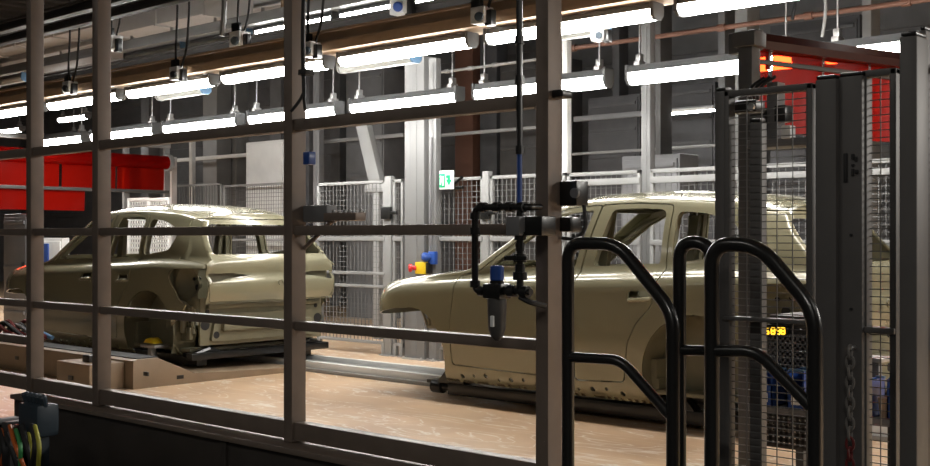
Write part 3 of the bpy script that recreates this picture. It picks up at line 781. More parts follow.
for px0, px1, py, lab in ((342, 416, 68, 'unlit grey fixture with a blue end just below the lit tube at mid view'), (546, 606, 38, 'unlit grey fixture with a blue end right of the tall near upright'),
                          (160, 206, 97, 'unlit grey fixture with a blue end above the lower lit row at the left'), (-4, 26, 84, 'unlit fixture with a blue end cut by the left edge of the view')):
    zz = Z((px0+px1)/2, py, YC_); fixture('hanging_unlit_fixture', X(px0, YC_), X(px1, YC_), YC_, zz, lab, None, lit=False, clips=False)
# far lit rows
for n, (px0, px1, py, Y) in enumerate(((-8, 22, 131, 11.2), (40, 76, 136, 13.5), (60, 88, 118, 11.2))):
    fixture('hanging_light_fixture', X(px0, Y), X(px1, Y), Y, Z((px0+px1)/2, py, Y)-.05, ['small far lit fixture at the left edge above the red curtain', 'small far lit fixture between the two near uprights, close to the red curtain', 'far lit fixture left of the second upright under the near rows'][n], None, rod=.6)
# lit row under the high tray
zt = Z(375, 15.5, 8.6)
for n, (a, b_) in enumerate(((128, 185), (192, 252), (258, 336), (343, 440))):
    fixture('hanging_light_fixture', X(a, 8.6), X(b_, 8.6), 8.6, zt, 'thin lit fixture under the high grey tray, the %s from the left' % ORD[n], 'lit fixtures under the high tray', clips=False, lit=n >= 2)
# tan beam carrying the near row
x0, x1 = -17.5, 1.5
t = thing('lamp_beam', 'long tan beam carrying the upper row of lit tube fixtures', 'beam', (-8, YA, 3.1))
b = MB(); b.box(x0, x1, YA-.09, YA+.09, ZA+.20, ZA+.31, .006); b.build('web', TAN, t)
b = MB(); b.box(x0, x1, YA-.16, YA+.16, ZA+.125, ZA+.215, .006); b.build('flange', TAN, t)
b = MB(); b.box(x0, x1, YA-.12, YA+.12, ZA+.30, ZA+.325, .006); b.build('top_flange', TAN, t)
# high tray: tan box with pale tray under it
t = thing('cable_tray', 'high pale tray with a tan top running above the second lamp row', 'tray', (-9, 8.6, zt+.2))
b = MB(); b.box(-20, -6.0, 8.42, 8.78, zt+.125, zt+.165, .005); b.box(-20, -6, 8.42, 8.44, zt+.16, zt+.25, .003); b.build('tray', GREYL, t)
b = MB(); b.box(-10.6, -5.4, 8.46, 8.76, zt+.17, zt+.36, .005); b.build('cover', TAN, t)
for k in range(14):
    xx = -19.5+k*.95; b = MB(); b.cyl((xx, 8.47, zt+.25), (xx, 8.47, zt+.31), .02, 8); b.build('peg', STEEL, t)
# dark rail carrying the rods of the lower row, and cross girders
def girder(name, label, x0, x1, Y, z, h, wdt, m, cat='beam'):
    b = MB(); b.box(x0, x1, Y-wdt/2, Y+wdt/2, z, z+.025, .004); b.box(x0, x1, Y-wdt/2, Y+wdt/2, z+h-.025, z+h, .004); b.box(x0, x1, Y-.012, Y+.012, z, z+h)
    tag(b.build(name, m, None, base=((x0+x1)/2, Y, z)), label, cat)
girder('overhead_beam', 'dark beam holding the rods of the lower lit row', -19, 2, YB, ZB+.88, .16, .14, DARK)
girder('overhead_beam', 'dark rail crossing the top left corner above the tan beam', -16, -7.5, 6.4, Z(80, 26, 6.4), .12, .10, DARK)
girder('overhead_beam', 'second dark rail in the top left corner, nearest the ceiling', -14, -6.2, 6.0, Z(120, 3, 6.0), .12, .10, DARK)
girder('overhead_beam', 'pale beam just under the ceiling left of the hanging cables', -24, -9, 11, Z(120, 40, 11), .22, .2, DUCT)
girder('overhead_beam', 'pale beam deep in the hall behind the hanging cables', -26, -11, 13, Z(180, 58, 13), .20, .2, DUCT)
def xgirder(name, label, X0, y0, y1, z, h, wdt, m):
    b = MB(); b.box(X0-wdt/2, X0+wdt/2, y0, y1, z, z+.025, .004); b.box(X0-wdt/2, X0+wdt/2, y0, y1, z+h-.025, z+h, .004); b.box(X0-.012, X0+.012, y0, y1, z, z+h)
    tag(b.build('hanging_girder', m, None, base=(X0, (y0+y1)/2, z)), label, 'beam')
for k, (xx, m, lab) in enumerate(((-19, GREYM, 'farthest cross girder under the ceiling, top left'), (-15.5, GREYM, 'grey cross girder above the far end of the tan beam'), (-12.2, GREYM, 'grey cross girder above the hanging white sensor'), (-9.2, DARK, 'dark cross girder above the middle near upright'), (-6.0, DARK, 'dark cross girder above the tall dark air pipe'), (-2.6, DARK, 'dark cross girder above the red curtain hood'))):
    xgirder('hanging_girder', lab, xx, 5.5, 16.5, 6.0, .3, .2, m)
# ducts
def duct(label, px0, px1, py, Y, h, d, m):
    x0, x1 = X(px0, Y), X(px1, Y); z = Z((px0+px1)/2, py, Y); t = thing('hanging_duct', label, 'duct', ((x0+x1)/2, Y, z))
    b = MB(); b.box(x0, x1, Y, Y+d, z, z+h, .01); b.build('sheet_body', m, t)
    n = max(2, int((x1-x0)/1.2))
    for i in range(n+1):
        xx = x0+(x1-x0)*i/n; f = MB(); f.box(xx-.02, xx+.02, Y-.03, Y+d+.03, z-.03, z+h+.03, .004); f.build('flange', m, t)
duct('pale sheet metal duct high between the second and third near uprights', 112, 205, 24, 9.6, .55, .8, DUCT)
duct('long grey duct under the ceiling at the top left corner', -20, 96, 40, 10.4, .5, .8, DUCT)
duct('light grey duct at the top between the third upright and the dark air pipe', 330, 470, 4, 9.5, .45, .7, DUCT)
duct('grey duct crossing behind the lamp cables at the left', 205, 285, 20, 12, .55, .7, DUCT)
duct('low grey duct section left of the first near upright', -10, 60, 72, 12.5, .4, .6, DUCT)
# ---------------------------------------------------------------- hanging sensors with cables
def sensor(px, py, Y, label, m2=BLUEL, sc=1.0, up=1.1):
    p = at(px, py, Y); t = thing('hanging_sensor', label, 'sensor', p)
    b = MB(); b.box(p.x-.07*sc, p.x+.07*sc, Y-.06*sc, Y+.06*sc, p.z-.08*sc, p.z+.05*sc, .012); b.build('body', WHITEP, t)
    b = MB(); b.lathe([(0, .032*sc), (.04*sc, .036*sc), (.05*sc, .026*sc)], (p.x+.03*sc, Y-.06*sc, p.z-.03*sc), (.5, -.8, -.25), 14); b.build('lens', m2, t)
    b = MB(); b.box(p.x-.10*sc, p.x+.0, Y-.02, Y+.02, p.z+.05*sc, p.z+.13*sc, .006); b.box(p.x+.05*sc, p.x+.12*sc, Y-.03, Y+.03, p.z-.10*sc, p.z+.02*sc, .008); b.build('bracket', BLACK, t)
    for dx, sw in ((-.07, .02), (.12, .04)):
        b = MB(); b.tube(fillet([(p.x+dx*.5, Y, p.z+.04), (p.x+dx, Y+.02, p.z+.22), (p.x+dx+sw, Y+.03, p.z+up*.6), (p.x+dx, Y+.03, p.z+up)], .15), .012, 8); b.build('cable', RUBBER, t)
sensor(70, 86, 6.6, 'white sensor on black cables between the first two near uprights', BLACK)
sensor(178, 72, 6.6, 'white sensor on black cables above the upper lit row, left of the middle upright', BLACK)
sensor(240, 38, 7.5, 'blue and white sensor on a grey arm left of the middle upright', SLATE, 1.3)
sensor(311, 48, 6.6, 'white sensor clamped on the tan beam just right of the middle upright', SLATE)
sensor(402, 4, 8.2, 'blue framed sensor at the top edge above the upper lit row', BLUE, 1.4, .6)
sensor(482, 14, 6.6, 'blue grey sensor between two lit tubes left of the dark air pipe', SLATE)
sensor(113, 42, 7.2, 'dark sensor with a blue cap beside the second near upright', BLUE, 1.3)
sensor(600, 33, 7.2, 'small sensor under the unlit fixture right of the tall near upright', SLATE, .8, .7)
# hanging cable loops
for n, (px, Y, y0, y1, lab) in enumerate(((222, 7.3, -30, 36, 'pale conduit hanging down to the blue and white sensor'), (792, 9, -20, 20, 'thin hanging cable above the red curtain hood'), (822, 9, -20, 37, 'curled grey cable hanging behind the red curtain hood'))):
    p, q = at(px, y0, Y), at(px, y1, Y); b = MB()
    b.tube(fillet([p, (p.x+.03, Y+.02, (p.z+q.z)/2), q], .3), .03 if n == 0 else .014, 8)
    tag(b.build('hanging_cable', GREYL if n != 1 else RUBBER, None, base=p), lab, 'cable')
# ---------------------------------------------------------------- room lamps beyond the frame (the same rows carry on)
def area(loc, sx, sy, e, name='row_light'):
    l = bpy.data.lights.new(name, 'AREA'); l.shape = 'RECTANGLE'; l.size = sx; l.size_y = sy; l.energy = e; l.color = (1, .955, .88)
    o = bpy.data.objects.new(name, l); COL.objects.link(o); o.location = loc
for k in range(2): area((2.0+1.9*k, YA, 2.9), 1.5, .15, 120, 'row_lamp')
for k in range(2): area((1.0+1.9*k, YB, 2.7), 1.5, .15, 120, 'row_lamp')
for xx in (-18.2, -20.2): area((xx, 8.6, 2.8), 1.5, .15, 80, 'row_lamp')
# unseen fill lights added above the aisle to brighten the near frames
for xx, yy, e in ((3.2, 3.6, 25), (1.5, -1.4, 95), (-3.5, -.8, 26), (-9, -.6, 22)): area((xx, yy, 4.2), 1.5, .2, e, 'aisle_fill')
# ================================================================ welding curtains
def sheet(p0, p1, zt, zb, n, amp, th=.004):
    """hanging sheet between two plan points with soft folds"""
    p0, p1 = Vector((*p0, 0)), Vector((*p1, 0)); d = (p1-p0); nn = Vector((-d.y, d.x, 0)).normalized()
    rows = []
    for j in range(7):
        z = zt+(zb-zt)*j/6; a = amp*(.3+.7*j/6)
        rows.append([tuple(p0+d*(i/(n*8))+nn*a*math.sin(i/(n*8)*n*2*PI+j*.15)+Vector((0, 0, z))) for i in range(n*8+1)])
    mb = MB(); mb.grid(rows)
    return mb
t = thing('welding_curtain', 'long red welding curtain at the far end behind the tail-on car', 'curtain', (-16.5, 8.6, 2.1))
zt_ = 2.58
b = MB(); b.cyl((-16.5, 4.5, zt_), (-16.5, 10.8, zt_), .11, 20); b.build('roller', RED, t)
for ya in (4.45, 10.78):
    b = MB(); b.cyl((-16.5, ya, zt_), (-16.5, ya+.07, zt_), .14, 16); b.build('roller_bracket', GREYL, t)
ys = [4.6, 5.7, 6.8, 7.85, 8.9, 9.85, 10.75]
for a, c in zip(ys, ys[1:]):
    s = sheet((-16.5, a+.015), (-16.5+random.uniform(-.03, .03), c-.015), zt_-.09, 2.10, 1, .015); s.build('curtain_sheet', RED, t)
b = MB(); b.box(-16.55, -16.45, 4.5, 10.8, 2.07, 2.12, .006); b.build('bottom_bar', DARK, t)
for a, c in ((4.6, 6.2), (6.25, 7.7), (7.75, 9.3)):
    s = sheet((-16.5, a), (-16.5, c), 2.07, 1.76, 2, .02); s.build('lower_strip', RED, t)
for y in (10.1, 10.86):
    b = MB(); b.box(-16.66, -16.60, y-.05, y+.05, 0, 2.9, .006); b.box(-16.75, -16.5, y-.12, y+.12, 0, .015); b.build('support_post', GREYL, t)
b = MB(); b.box(-16.64, -16.56, 4.5, 10.9, 2.83, 2.90, .005); b.build('top_rail', GREYL, t)
# near curtain at the cell exit
C0, C1 = Vector((-2.95, 5.42, 0)), Vector((-2.32, 7.95, 0)); du = (C1-C0).normalized()
def cp(s, off=0): p = C0+du*s; return (p.x-du.y*off, p.y+du.x*off)
L = (C1-C0).length
t = thing('welding_curtain', 'red welding curtain under a dark hood, behind the dark guard mesh', 'curtain', (C0.x, C0.y, 2.3))
R_ = Matrix.Translation((C0.x, C0.y, 0)) @ Matrix.Rotation(math.atan2(du.y, du.x), 4, 'Z')
b = MB(); b.prism([(-.06, 2.33), (.06, 2.33), (.07, 2.37), (.03, 2.415), (-.04, 2.415), (-.07, 2.37)], 'x', 0, L, .006, R_); b.build('hood', mat('dark_red_hood', (.05, .008, .008), .35), t)
b = MB(); b.box(-.03, .02, -.10, .10, 2.31, 2.42, .01, R_); b.build('motor_housing', DARK, t)
segs = [(.02, .17, 2.03), (.20, .60, 1.90), (.62, 1.0, 1.88), (1.02, 1.5, 1.90), (1.52, 1.98, 1.90), (2.0, 2.55, 1.9)]
for i, (a, c, zb) in enumerate(segs):
    s = sheet(cp(a), cp(c), 2.34, zb, 1, .012); s.build('curtain_strip', RED, t)
for s_ in (.19, .61, 1.01, 1.51, 1.99):
    b = MB(); p = cp(s_, .02); b.box(p[0]-.012, p[0]+.012, p[1]-.012, p[1]+.012, 2.24, 2.35, .003); b.build('clip', STEEL, t)
b = MB(); b.box(.0, L, -.012, .012, 2.26, 2.285, .003, R_); b.build('clamp_bar', DARK, t)
# machine arm with valves under the near curtain, on the far side
t = thing('gripper_unit', 'grey gripper unit with cables under the red curtain behind the dark guard mesh', 'machine', (X(770, 5.2), 5.2, 0))
xg = X(776, 5.2); zg = Z(776, 148, 5.2)
b = MB(); b.box(xg-.12, xg+.32, 5.12, 5.30, zg, zg+.04, .006); b.box(xg-.03, xg+.03, 5.16, 5.24, zg+.03, zg+.32, .006); b.build('arm', GREYM, t)
b = MB(); b.box(xg-.10, xg-.03, 5.12, 5.2, zg+.09, zg+.19, .008); b.build('valve_block', BLACK, t)
b = MB(); b.box(xg+.03, xg+.09, 5.12, 5.2, zg+.12, zg+.20, .008); b.build('valve_block', BLACK, t)
b = MB(); b.box(xg+.07, xg+.12, 5.11, 5.17, zg+.035, zg+.10, .008); b.build('connector', WHITEP, t)
for k in range(3):
    b = MB(); b.tube(fillet([(xg-.06, 5.14, zg+.18), (xg-.10+.03*k, 5.08, zg+.28), (xg-.02+.03*k, 5.12, zg+.34)], .08), .008, 8); b.build('cable', RUBBER, t)
b = MB(); b.box(xg+.22, xg+.28, 5.16, 5.24, .012, zg+.01, .006); b.box(xg+.13, xg+.37, 5.08, 5.32, 0, .015, .003); b.build('column', DARK, t)
# ================================================================ conveyor: skids, white centre rail, beige side guards
def skid(xn, yc, z0, label):
    t = thing('car_skid', label, 'skid', (xn+2.1, yc, z0), 'black skids under the car bodies')
    for s in (-1, 1):
        b = MB(); b.box(xn+.95, xn+4.0, yc+s*.66-.06, yc+s*.66+.06, z0, z0+.10, .012); b.build('runner', BLACK, t)
        for u in (.98, 3.15): b = MB(); b.prism([(xn+u-.16, z0+.09), (xn+u+.16, z0+.09), (xn+u+.06, .236), (xn+u-.06, .236)], 'y', yc+s*.66-.05, yc+s*.66+.05, .005); b.build('body_support', BLACK, t)
        b = MB(); b.lathe([(0, .03), (.10, .035), (.11, .055), (.22, .055), (.24, .03)], (xn+.96, yc+s*.66, z0+.05), (-1, 0, 0), 14); b.build('tow_pin', BLACK, t)
    for u in (.7, 1.6, 2.6, 3.7): b = MB(); b.box(xn+u-.05, xn+u+.05, yc-.66, yc+.66, z0+.07, z0+.10, .008); b.build('cross_bar', BLACK, t)
    b = MB(); b.box(xn+4.02, xn+4.12, yc-.86, yc+.86, z0+.07, z0+.14, .012); b.build('rear_beam', BLACK, t)
    for s in (-1, 1):
        b = MB(); b.tube([(xn+4.06, yc+s*.80, z0+.12), (xn+4.06, yc+s*.62, .262)], .028, 8); b.build('rear_strut', BLACK, t)
        b = MB(); b.tube([(xn+4.06, yc+s*.50, z0+.12), (xn+4.06, yc+s*.62, .262)], .028, 8); b.build('rear_strut', BLACK, t)
        b = MB(); b.tube([(xn+3.55, yc+s*.62, z0+.09), (xn+4.04, yc+s*.80, z0+.10)], .03, 8); b.build('link_arm', BLACK, t)
    return t
skid(-7.52, 7.72, 0.035, 'black steel skid under the right car body beside the handrails')
skid(-13.43, 7.22, 0.095, 'black steel skid under the tail-on car body by the beige guards')
t = thing('conveyor_rail', 'white conveyor rail on the floor running from the tail-on car under the right car', 'rail', (-8.5, 7.75, 0))
b = MB(); b.box(-15, -3, 7.46, 8.02, 0, .035, .004); b.build('base_plate', GREYL, t)
b = MB(); b.box(-15, -3, 7.50, 7.56, .03, .10, .006); b.build('side_rail', WHITE, t)
b = MB(); b.box(-15, -3, 7.92, 7.98, .03, .10, .006); b.build('side_rail', WHITE, t)
b = MB(); b.box(-15, -3, 7.60, 7.88, .03, .06, .004); b.build('belt', GREYL, t)
t = thing('conveyor_bed', 'long beige sloping side guard of the conveyor under the tail-on car', 'guard', (-11.5, 5.6, 0))
b = MB(); b.prism([(5.55, 0), (5.55, .250), (5.59, .262), (5.80, .262), (6.20, .08), (7.40, .05), (7.40, 0)], 'x', -16, -9.02, .006); b.build('panel', BEIGE, t)
for px, py in ((145, 374), (182, 378), (16, 358), (60, 366)):
    if px > 150:
        continue
    xx = X(px, 5.54); zz = max(.06, Z(px, py, 5.54)); b = MB(); b.box(xx-.035, xx+.035, 5.544, 5.56, zz-.018, zz+.018, .004); b.build('slot', BLACK, t)
b = MB(); b.box(-9.03, -9.012, 6.0, 6.07, .05, .085, .003); b.build('slot', BLACK, t)
b = MB(); b.box(-16, -9.05, 5.60, 5.82, .258, .272, .004); b.build('rubber_edge', RUBBER, t, 'black rubber strip along the top')
t = thing('junction_box', 'beige box with a dark slot in front of the conveyor guard at the second upright', 'box', (-9.45, 5.35, 0))
b = MB(); b.box(-9.72, -9.15, 5.20, 5.545, 0, .235, .01); b.build('body', BEIGE, t)
b = MB(); b.box(-9.50, -9.42, 5.19, 5.205, .08, .12, .003); b.build('slot', BLACK, t)
b = MB(); b.box(-9.45, -9.33, 5.30, 5.42, .235, .30, .01); b.build('clamp', BLACK, t)
t = thing('yellow_clamp', 'small yellow clamp on the skid beside the tail-on car rear arch', 'clamp', (X(154, 6.25), 6.25, .3))
p = at(152, 341, 6.3); b = MB(); b.prism([(p.x-.08, p.z-.02), (p.x+.10, p.z-.02), (p.x+.07, p.z+.015), (p.x+.02, p.z+.035), (p.x-.04, p.z+.02)], 'y', 6.25, 6.36, .008); b.build('jaw', YEL, t)
b = MB(); b.box(p.x-.10, p.x+.16, 6.23, 6.40, p.z-.06, p.z-.03, .005); b.box(p.x-.03, p.x+.03, 6.27, 6.33, .16, p.z-.05, .005); b.build('base', STEEL, t)
# machine clutter left: red cables and blocks on the guard at the far left
t = thing('cable_bundle', 'bundle of red and dark hoses behind the first upright at the left edge', 'cables', (X(15, 5.9), 5.9, .28))
for k in range(7):
    x_, y_ = X(8+k*3, 5.8)-.1, 5.75+.03*k
    b = MB(); b.tube(fillet([(x_-.3, y_, .29), (x_-.1, y_+.02, .42+.03*(k % 3)), (x_+.12, y_, .36+.04*(k % 2)), (x_+.35, y_+.03, .30)], .12), .022, 8); b.build('hose', (CHAINR, RUBBER, CHAINR, GREYM, RUBBER, CHAINR, BLUEL)[k], t)
# ================================================================ near guard screen of dark square tube
SYN = 3.2
t = thing('guard_screen', 'tall grey brown steel guard frame with four uprights across the view', 'screen', (-3.8, SYN, 0))
PZ0, PZ1 = .452, 3.6
for px in (26, 92, 283.5, 535.5):
    x0 = X(px, SYN); b = MB(); b.box(x0, x0+.057, SYN, SYN+.08, PZ0, PZ1, .004)
    for zz in (.62, .70): b.cyl((x0+.04, SYN-.002, zz), (x0+.04, SYN+.004, zz), .007, 8)
    b.build('post', FRAME, t)
xs = [X(p, SYN) for p in (26, 92, 283.5, 535.5)]
bays = [(-8.2, xs[0])] + [(a+.057, c) for a, c in zip(xs, xs[1:])]
for i, (a, c) in enumerate(bays):
    for zc, h in ((1.84, .05), (1.378, .042), (.962, .04), (.502, .078)):
        b = MB(); b.box(a, c, SYN+.012, SYN+.068, zc-h/2, zc+h/2, .004); b.build('rail', FRAME, t)
b = MB(); b.box(-8.2, xs[0], SYN+.012, SYN+.068, .73, .77, .004); b.build('rail', FRAME, t)
# dark plinth the screen stands on
t = thing('screen_plinth', 'dark brown sheet metal plinth under the guard frame', 'plinth', (-4, SYN, 0))
b = MB(); b.box(X(14, 3.14), X(566, 3.14), 3.14, 3.30, 0, .428, .006); b.build('panel', PLINTH, t)
b = MB(); b.box(X(14, 3.14), X(566, 3.14), 3.115, 3.31, .424, .45, .006); b.build('cap', FRAME, t)
for px in (40, 225, 440):
    xx = X(px, 3.14); b = MB(); b.box(xx-.02, xx+.02, 3.128, 3.142, .02, .42, .003); b.build('seam_cover', PLINTH, t)
# ---------------------------------------------------------------- bracket with plate on the middle upright
x0 = X(293, SYN)
t = thing('shelf_bracket', 'small steel shelf bracket on the middle near upright', 'bracket', (x0+.1, SYN, 1.4))
xa, xb = X(325, 3.27), X(366, 3.32); zp = Z(345, 221, 3.29); xc = xs[2]+.057
b = MB(); b.box(xa, xb, 3.26, 3.32, zp, zp+.036, .005); b.build('plate', FRAME, t)
b = MB(); b.box(xc, xa+.02, 3.262, 3.325, zp-.004, zp+.07, .006); b.build('mount_box', GREYM, t)
b = MB(); b.tube([(xc+.005, 3.265, 1.30), (X(332, 3.28), 3.28, zp)], .010, 6); b.build('strut', FRAME, t)
for k in range(4):
    b = MB(); b.lathe([(0, .008), (.009, .008), (.013, .003)], (xa+.05+.05*k, 3.275+.02*(k % 2), zp+.036), (0, 0, 1), 8); b.build('bolt', STEEL, t)
# cable running down the middle upright, ends fork out
xk = X(299, 3.14)
t = thing('hanging_cable', 'black cable tied down the middle near upright with forked ends', 'cable', (xk, 3.14, 1.8))
ztop = 3.4
b = MB(); b.tube(fillet([(xk+.01, 3.17, ztop), (xk+.018, 3.16, 2.6), (xk-.002, 3.16, 2.2), (xk+.004, 3.165, 1.95)], .3), .009, 8); b.build('cable', RUBBER, t)
for dx in (-.045, .05):
    b = MB(); b.tube(fillet([(xk+.004, 3.165, 1.97), (xk+.006+dx*.3, 3.15, 1.93), (xk+.004+dx, 3.13, 1.885)], .03), .007, 8); b.build('cable_end', RUBBER, t)
b = MB(); b.box(xk-.02, xk+.03, 3.15, 3.20, 2.04, 2.065, .004); b.build('tie', RUBBER, t)
b = MB(); b.box(xk-.0, xk+.04, 3.16, 3.20, Z(300, 165, 3.16), Z(300, 152, 3.16), .006); b.build('connector', BLUE, t)
# ---------------------------------------------------------------- compressed air pipe set on the tallest upright
YP = 3.08
def A(px, py, Y=YP): return at(px, py, Y)
t = thing('air_pipe_set', 'black compressed air pipe loop with filter regulator beside the tall dark upright', 'pipes', A(500, 291))
r = .0125
b = MB(); b.tube(fillet([A(540, 207, 3.16), A(528, 207), A(475, 207.5), A(475, 291), A(486, 291)], .028), r, 12); b.build('pipe_loop', BLACK, t)
for px, py, ax in ((475, 216, 'z'), (475, 231, 'z'), (475, 284, 'z'), (483, 207.3, 'x'), (497, 207, 'x'), (510, 207, 'x'), (522, 207, 'x'), (482, 291, 'x')):
    p = A(px, py); d = Vector((0, 0, .012)) if ax == 'z' else Vector((.012, 0, 0)); b = MB(); b.cyl(p-d, p+d, r*1.5, 12); b.build('union', BLACK, t)
p = A(497, 291)
b = MB(); b.box(p.x-.042, p.x+.042, YP-.035, YP+.035, p.z-.028, p.z+.028, .012); b.lathe([(.025, .026), (.035, .026), (.04, .02)], p, (0, 0, 1), 14)
reg = b.build('regulator_body', BLACK, t)
b = MB(); b.lathe([(.036, .022), (.04, .025), (.085, .025), (.09, .020)], p, (0, 0, 1), 14); b.build('regulator_knob', BLUE, reg)
b = MB(); b.lathe([(0, .034), (-.03, .034), (-.11, .031), (-.135, .022), (-.15, .008)], (p.x, YP, p.z-.025), (0, 0, 1), 18); bowl = b.build('filter_bowl', DARK, t)
b = MB(); b.box(p.x-.002, p.x+.014, YP-.037, YP-.028, p.z-.125, p.z-.085, .004); b.build('sight_window', WHITEP, bowl)
b = MB(); b.tube([A(505, 291), A(531, 292)], r, 12); b.build('outlet_pipe', BLACK, t)
b = MB(); b.tube([A(520, 292), A(520, 205)], r, 12); b.build('riser_pipe', BLACK, t)
for px, py in ((512, 291), (525, 292)):
    p = A(px, py); b = MB(); b.cyl(p-Vector((.015, 0, 0)), p+Vector((.015, 0, 0)), r*1.7, 12); b.build('union', BLACK, t)
for py, rr in ((276, 2.0), (268, 1.4), (258, 1.9), (247, 1.3), (236, 1.7)):
    p = A(520, py); b = MB(); b.cyl(p-Vector((0, 0, .014)), p+Vector((0, 0, .014)), r*rr, 12); b.build('union', BLACK, t)
p = A(520, 258); b = MB(); b.box(p.x-.05, p.x+.05, YP-.028, YP-.018, p.z-.008, p.z+.008, .003); b.cyl((p.x, YP-.03, p.z), (p.x, YP, p.z), .01, 8); b.build('valve_handle', BLACK, t)
b = MB(); b.tube(fillet([A(520, 297), A(529, 302), A(545, 306, 3.16)], .02), .010, 8); b.build('drain_hose', RUBBER, t)
p = A(517, 226); b = MB(); b.box(p.x-.028, p.x+.034, YP-.03, YP+.13, p.z-.034, p.z+.034, .008); b.build('clamp_block', GREYM, t)
b = MB(); b.box(p.x+.034, p.x+.11, YP-.0, YP+.08, p.z-.034, p.z+.034, .006); b.build('solenoid', BLACK, t)
xr = X(519.5, YP)
t = thing('drop_pipe', 'thin dark air pipe dropping from above to the black pipe loop', 'pipe', (xr, YP, 1.5))
b = MB(); b.tube([(xr, YP, A(519, 206).z), (xr, YP, A(519, 150).z)], .0095, 10); b.build('blue_hose', BLUE, t, 'blue lower length of hose')
b = MB(); b.tube([(xr, YP, A(519, 150).z), (xr, YP, 3.3)], .0115, 10); b.build('pipe', BLACK, t)
for py in (150, 80, 40):
    z = A(519, py).z; b = MB(); b.cyl((xr, YP, z-.015), (xr, YP, z+.015), .017, 10); b.build('union', BLACK, t)
# black sensor box on the right flank of the tall upright
xq = xs[3]+.057
t = thing('mounted_sensor_box', 'black sensor box on the right flank of the tall dark upright', 'sensor', (xq+.05, SYN, 1.5))
b = MB(); b.box(xq, X(586, 3.32), 3.265, 3.335, Z(575, 206, 3.3), Z(575, 181, 3.3), .006); b.build('housing', BLACK, t)
b = MB(); b.box(xq, X(580, 3.32), 3.265, 3.33, Z(572, 232, 3.3), Z(572, 217, 3.3), .006); b.build('lower_housing', BLACK, t)
b = MB(); b.tube(fillet([(X(584, 3.3), 3.3, Z(584, 205, 3.3)), (X(586, 3.3), 3.3, Z(586, 228, 3.3)), (X(577, 3.3), 3.3, Z(577, 240, 3.3)), (xq+.005, 3.27, Z(563, 238, 3.27))], .05), .007, 8); b.build('cable', RUBBER, t)
b = MB(); b.lathe([(0, .018), (.012, .018), (.012, .012)], (X(576, 3.265), 3.265, Z(576, 193, 3.265)), (0, -1, 0), 14); b.build('lens', GREYM, t)
p = at(562, 92, 3.2); b = MB(); b.box(xq, xq+.05, 3.22, 3.28, p.z-.014, p.z+.014, .005); b.build('stop', BLACK, t)
# ================================================================ black tube handrails
def hoop(Y, pts, mid, r, label, zfloor=0.0):
    P = [at(px, py, Y) for px, py in pts]
    t = thing('tube_handrail', label, 'handrail', (P[0].x, Y, 0), 'black tube handrails')
    Q = [Vector((P[0].x, Y, zfloor+.01))]+P+[Vector((P[-1].x, Y, zfloor+.01))]
    b = MB(); b.tube(fillet(Q, .06, 8), r, 16); b.build('hoop', BLACK, t)
    M_ = [at(px, py, Y) for px, py in mid]
    b = MB(); b.tube(fillet(M_, .045, 8), r*.8, 14); b.build('mid_rail', BLACK, t)
    for q in (Q[0], Q[-1]):
        b = MB(); b.lathe([(0, .045), (.010, .045), (.012, .03), (.04, .026)], (q.x, Y, zfloor), (0, 0, 1), 20)
        b.build('foot_flange', BLACK, t)
    return t
hoop(2.95, [(568, 243), (618, 244), (673, 313)], [(568, 357), (621, 360), (673, 419)], .0205, 'black tube handrail hoop nearest the tall upright')
hoop(3.06, [(679.5, 242), (711, 243)], [(679.5, 350), (711, 351)], .0205, 'narrow black tube hoop between the two sloping handrails')
hoop(2.72, [(712, 244), (759, 245), (815, 311)], [(712, 351), (757, 351), (815, 411)], .020, 'black tube handrail hoop in front of the dark guard mesh')
# ================================================================ dark guard fence on the right
GY = 3.2
def fpost(px0, px1, Y, d, pyt, label, m=FENCE_DK, pad=True):
    x0, x1 = X(px0, Y), X(px1, Y); zt = Z((px0+px1)/2, pyt, Y)
    t = thing('guard_post', label, 'post', ((x0+x1)/2, Y+d/2, 0))
    b = MB(); b.box(x0, x1, Y, Y+d, .012, zt, .005); b.build('shaft', m, t)
    b = MB(); b.box(x0+.003, x1-.003, Y+.003, Y+d-.003, zt, zt+.012, .004); b.build('cap', BLACK, t)
    b = MB(); b.box(x0, x1, Y-.04, Y+d+.04, 0, .014, .004); b.build('foot_plate', m, t)
    return t, x0, x1, zt
fpost(714.5, 726, GY, .045, 91, 'dark square guard post beside the rear handrail hoop')
t, x0, x1, zt = fpost(738, 752, 5.25, .09, 36, 'tall dark post carrying the left end of the red curtain hood')
b = MB(); b.box(x0-.015, x1+.03, 5.22, 5.345, zt-.055, zt+.02, .006); b.build('head_plate', FENCE_DK, t)
fpost(749.5, 761, GY+.05, .04, 122, 'short dark post of the mesh guard right of the tall hood post')
t, x0, x1, zt = fpost(815, 836, 3.16, .09, 79, 'wide dark column of the mesh guard in front of the red curtain')
t2, xa, xb, zt2 = fpost(838, 862, 3.18, .05, 76, 'flat dark sensor column with black slots beside the wide column')
for (a, c, y0, y1) in ((843.8, 847, 153, 182), (851.5, 854, 154, 159.5), (854.5, 857, 157, 161.5), (851.5, 854, 164, 166.5), (851.5, 854, 169, 176), (855.5, 858, 170, 174)):
    b = MB(); b.box(X(a, 3.177), X(c, 3.177), 3.174, 3.182, Z(850, y1, 3.177), Z(850, y0, 3.177), .001); b.build('slot', RUBBER, t2)
for py in (235, 309, 347): 
    b = MB(); p = at(851, py, 3.177); b.cyl((p.x, 3.174, p.z), (p.x, 3.182, p.z), .004, 8); b.build('screw', RUBBER, t2)
fpost(899, 917, 2.95, .08, 36, 'tall dark guard post near the right edge')
fpost(918.5, 926, 3.12, .05, 30, 'second dark guard post close to the right edge', m=FENCE_DK)
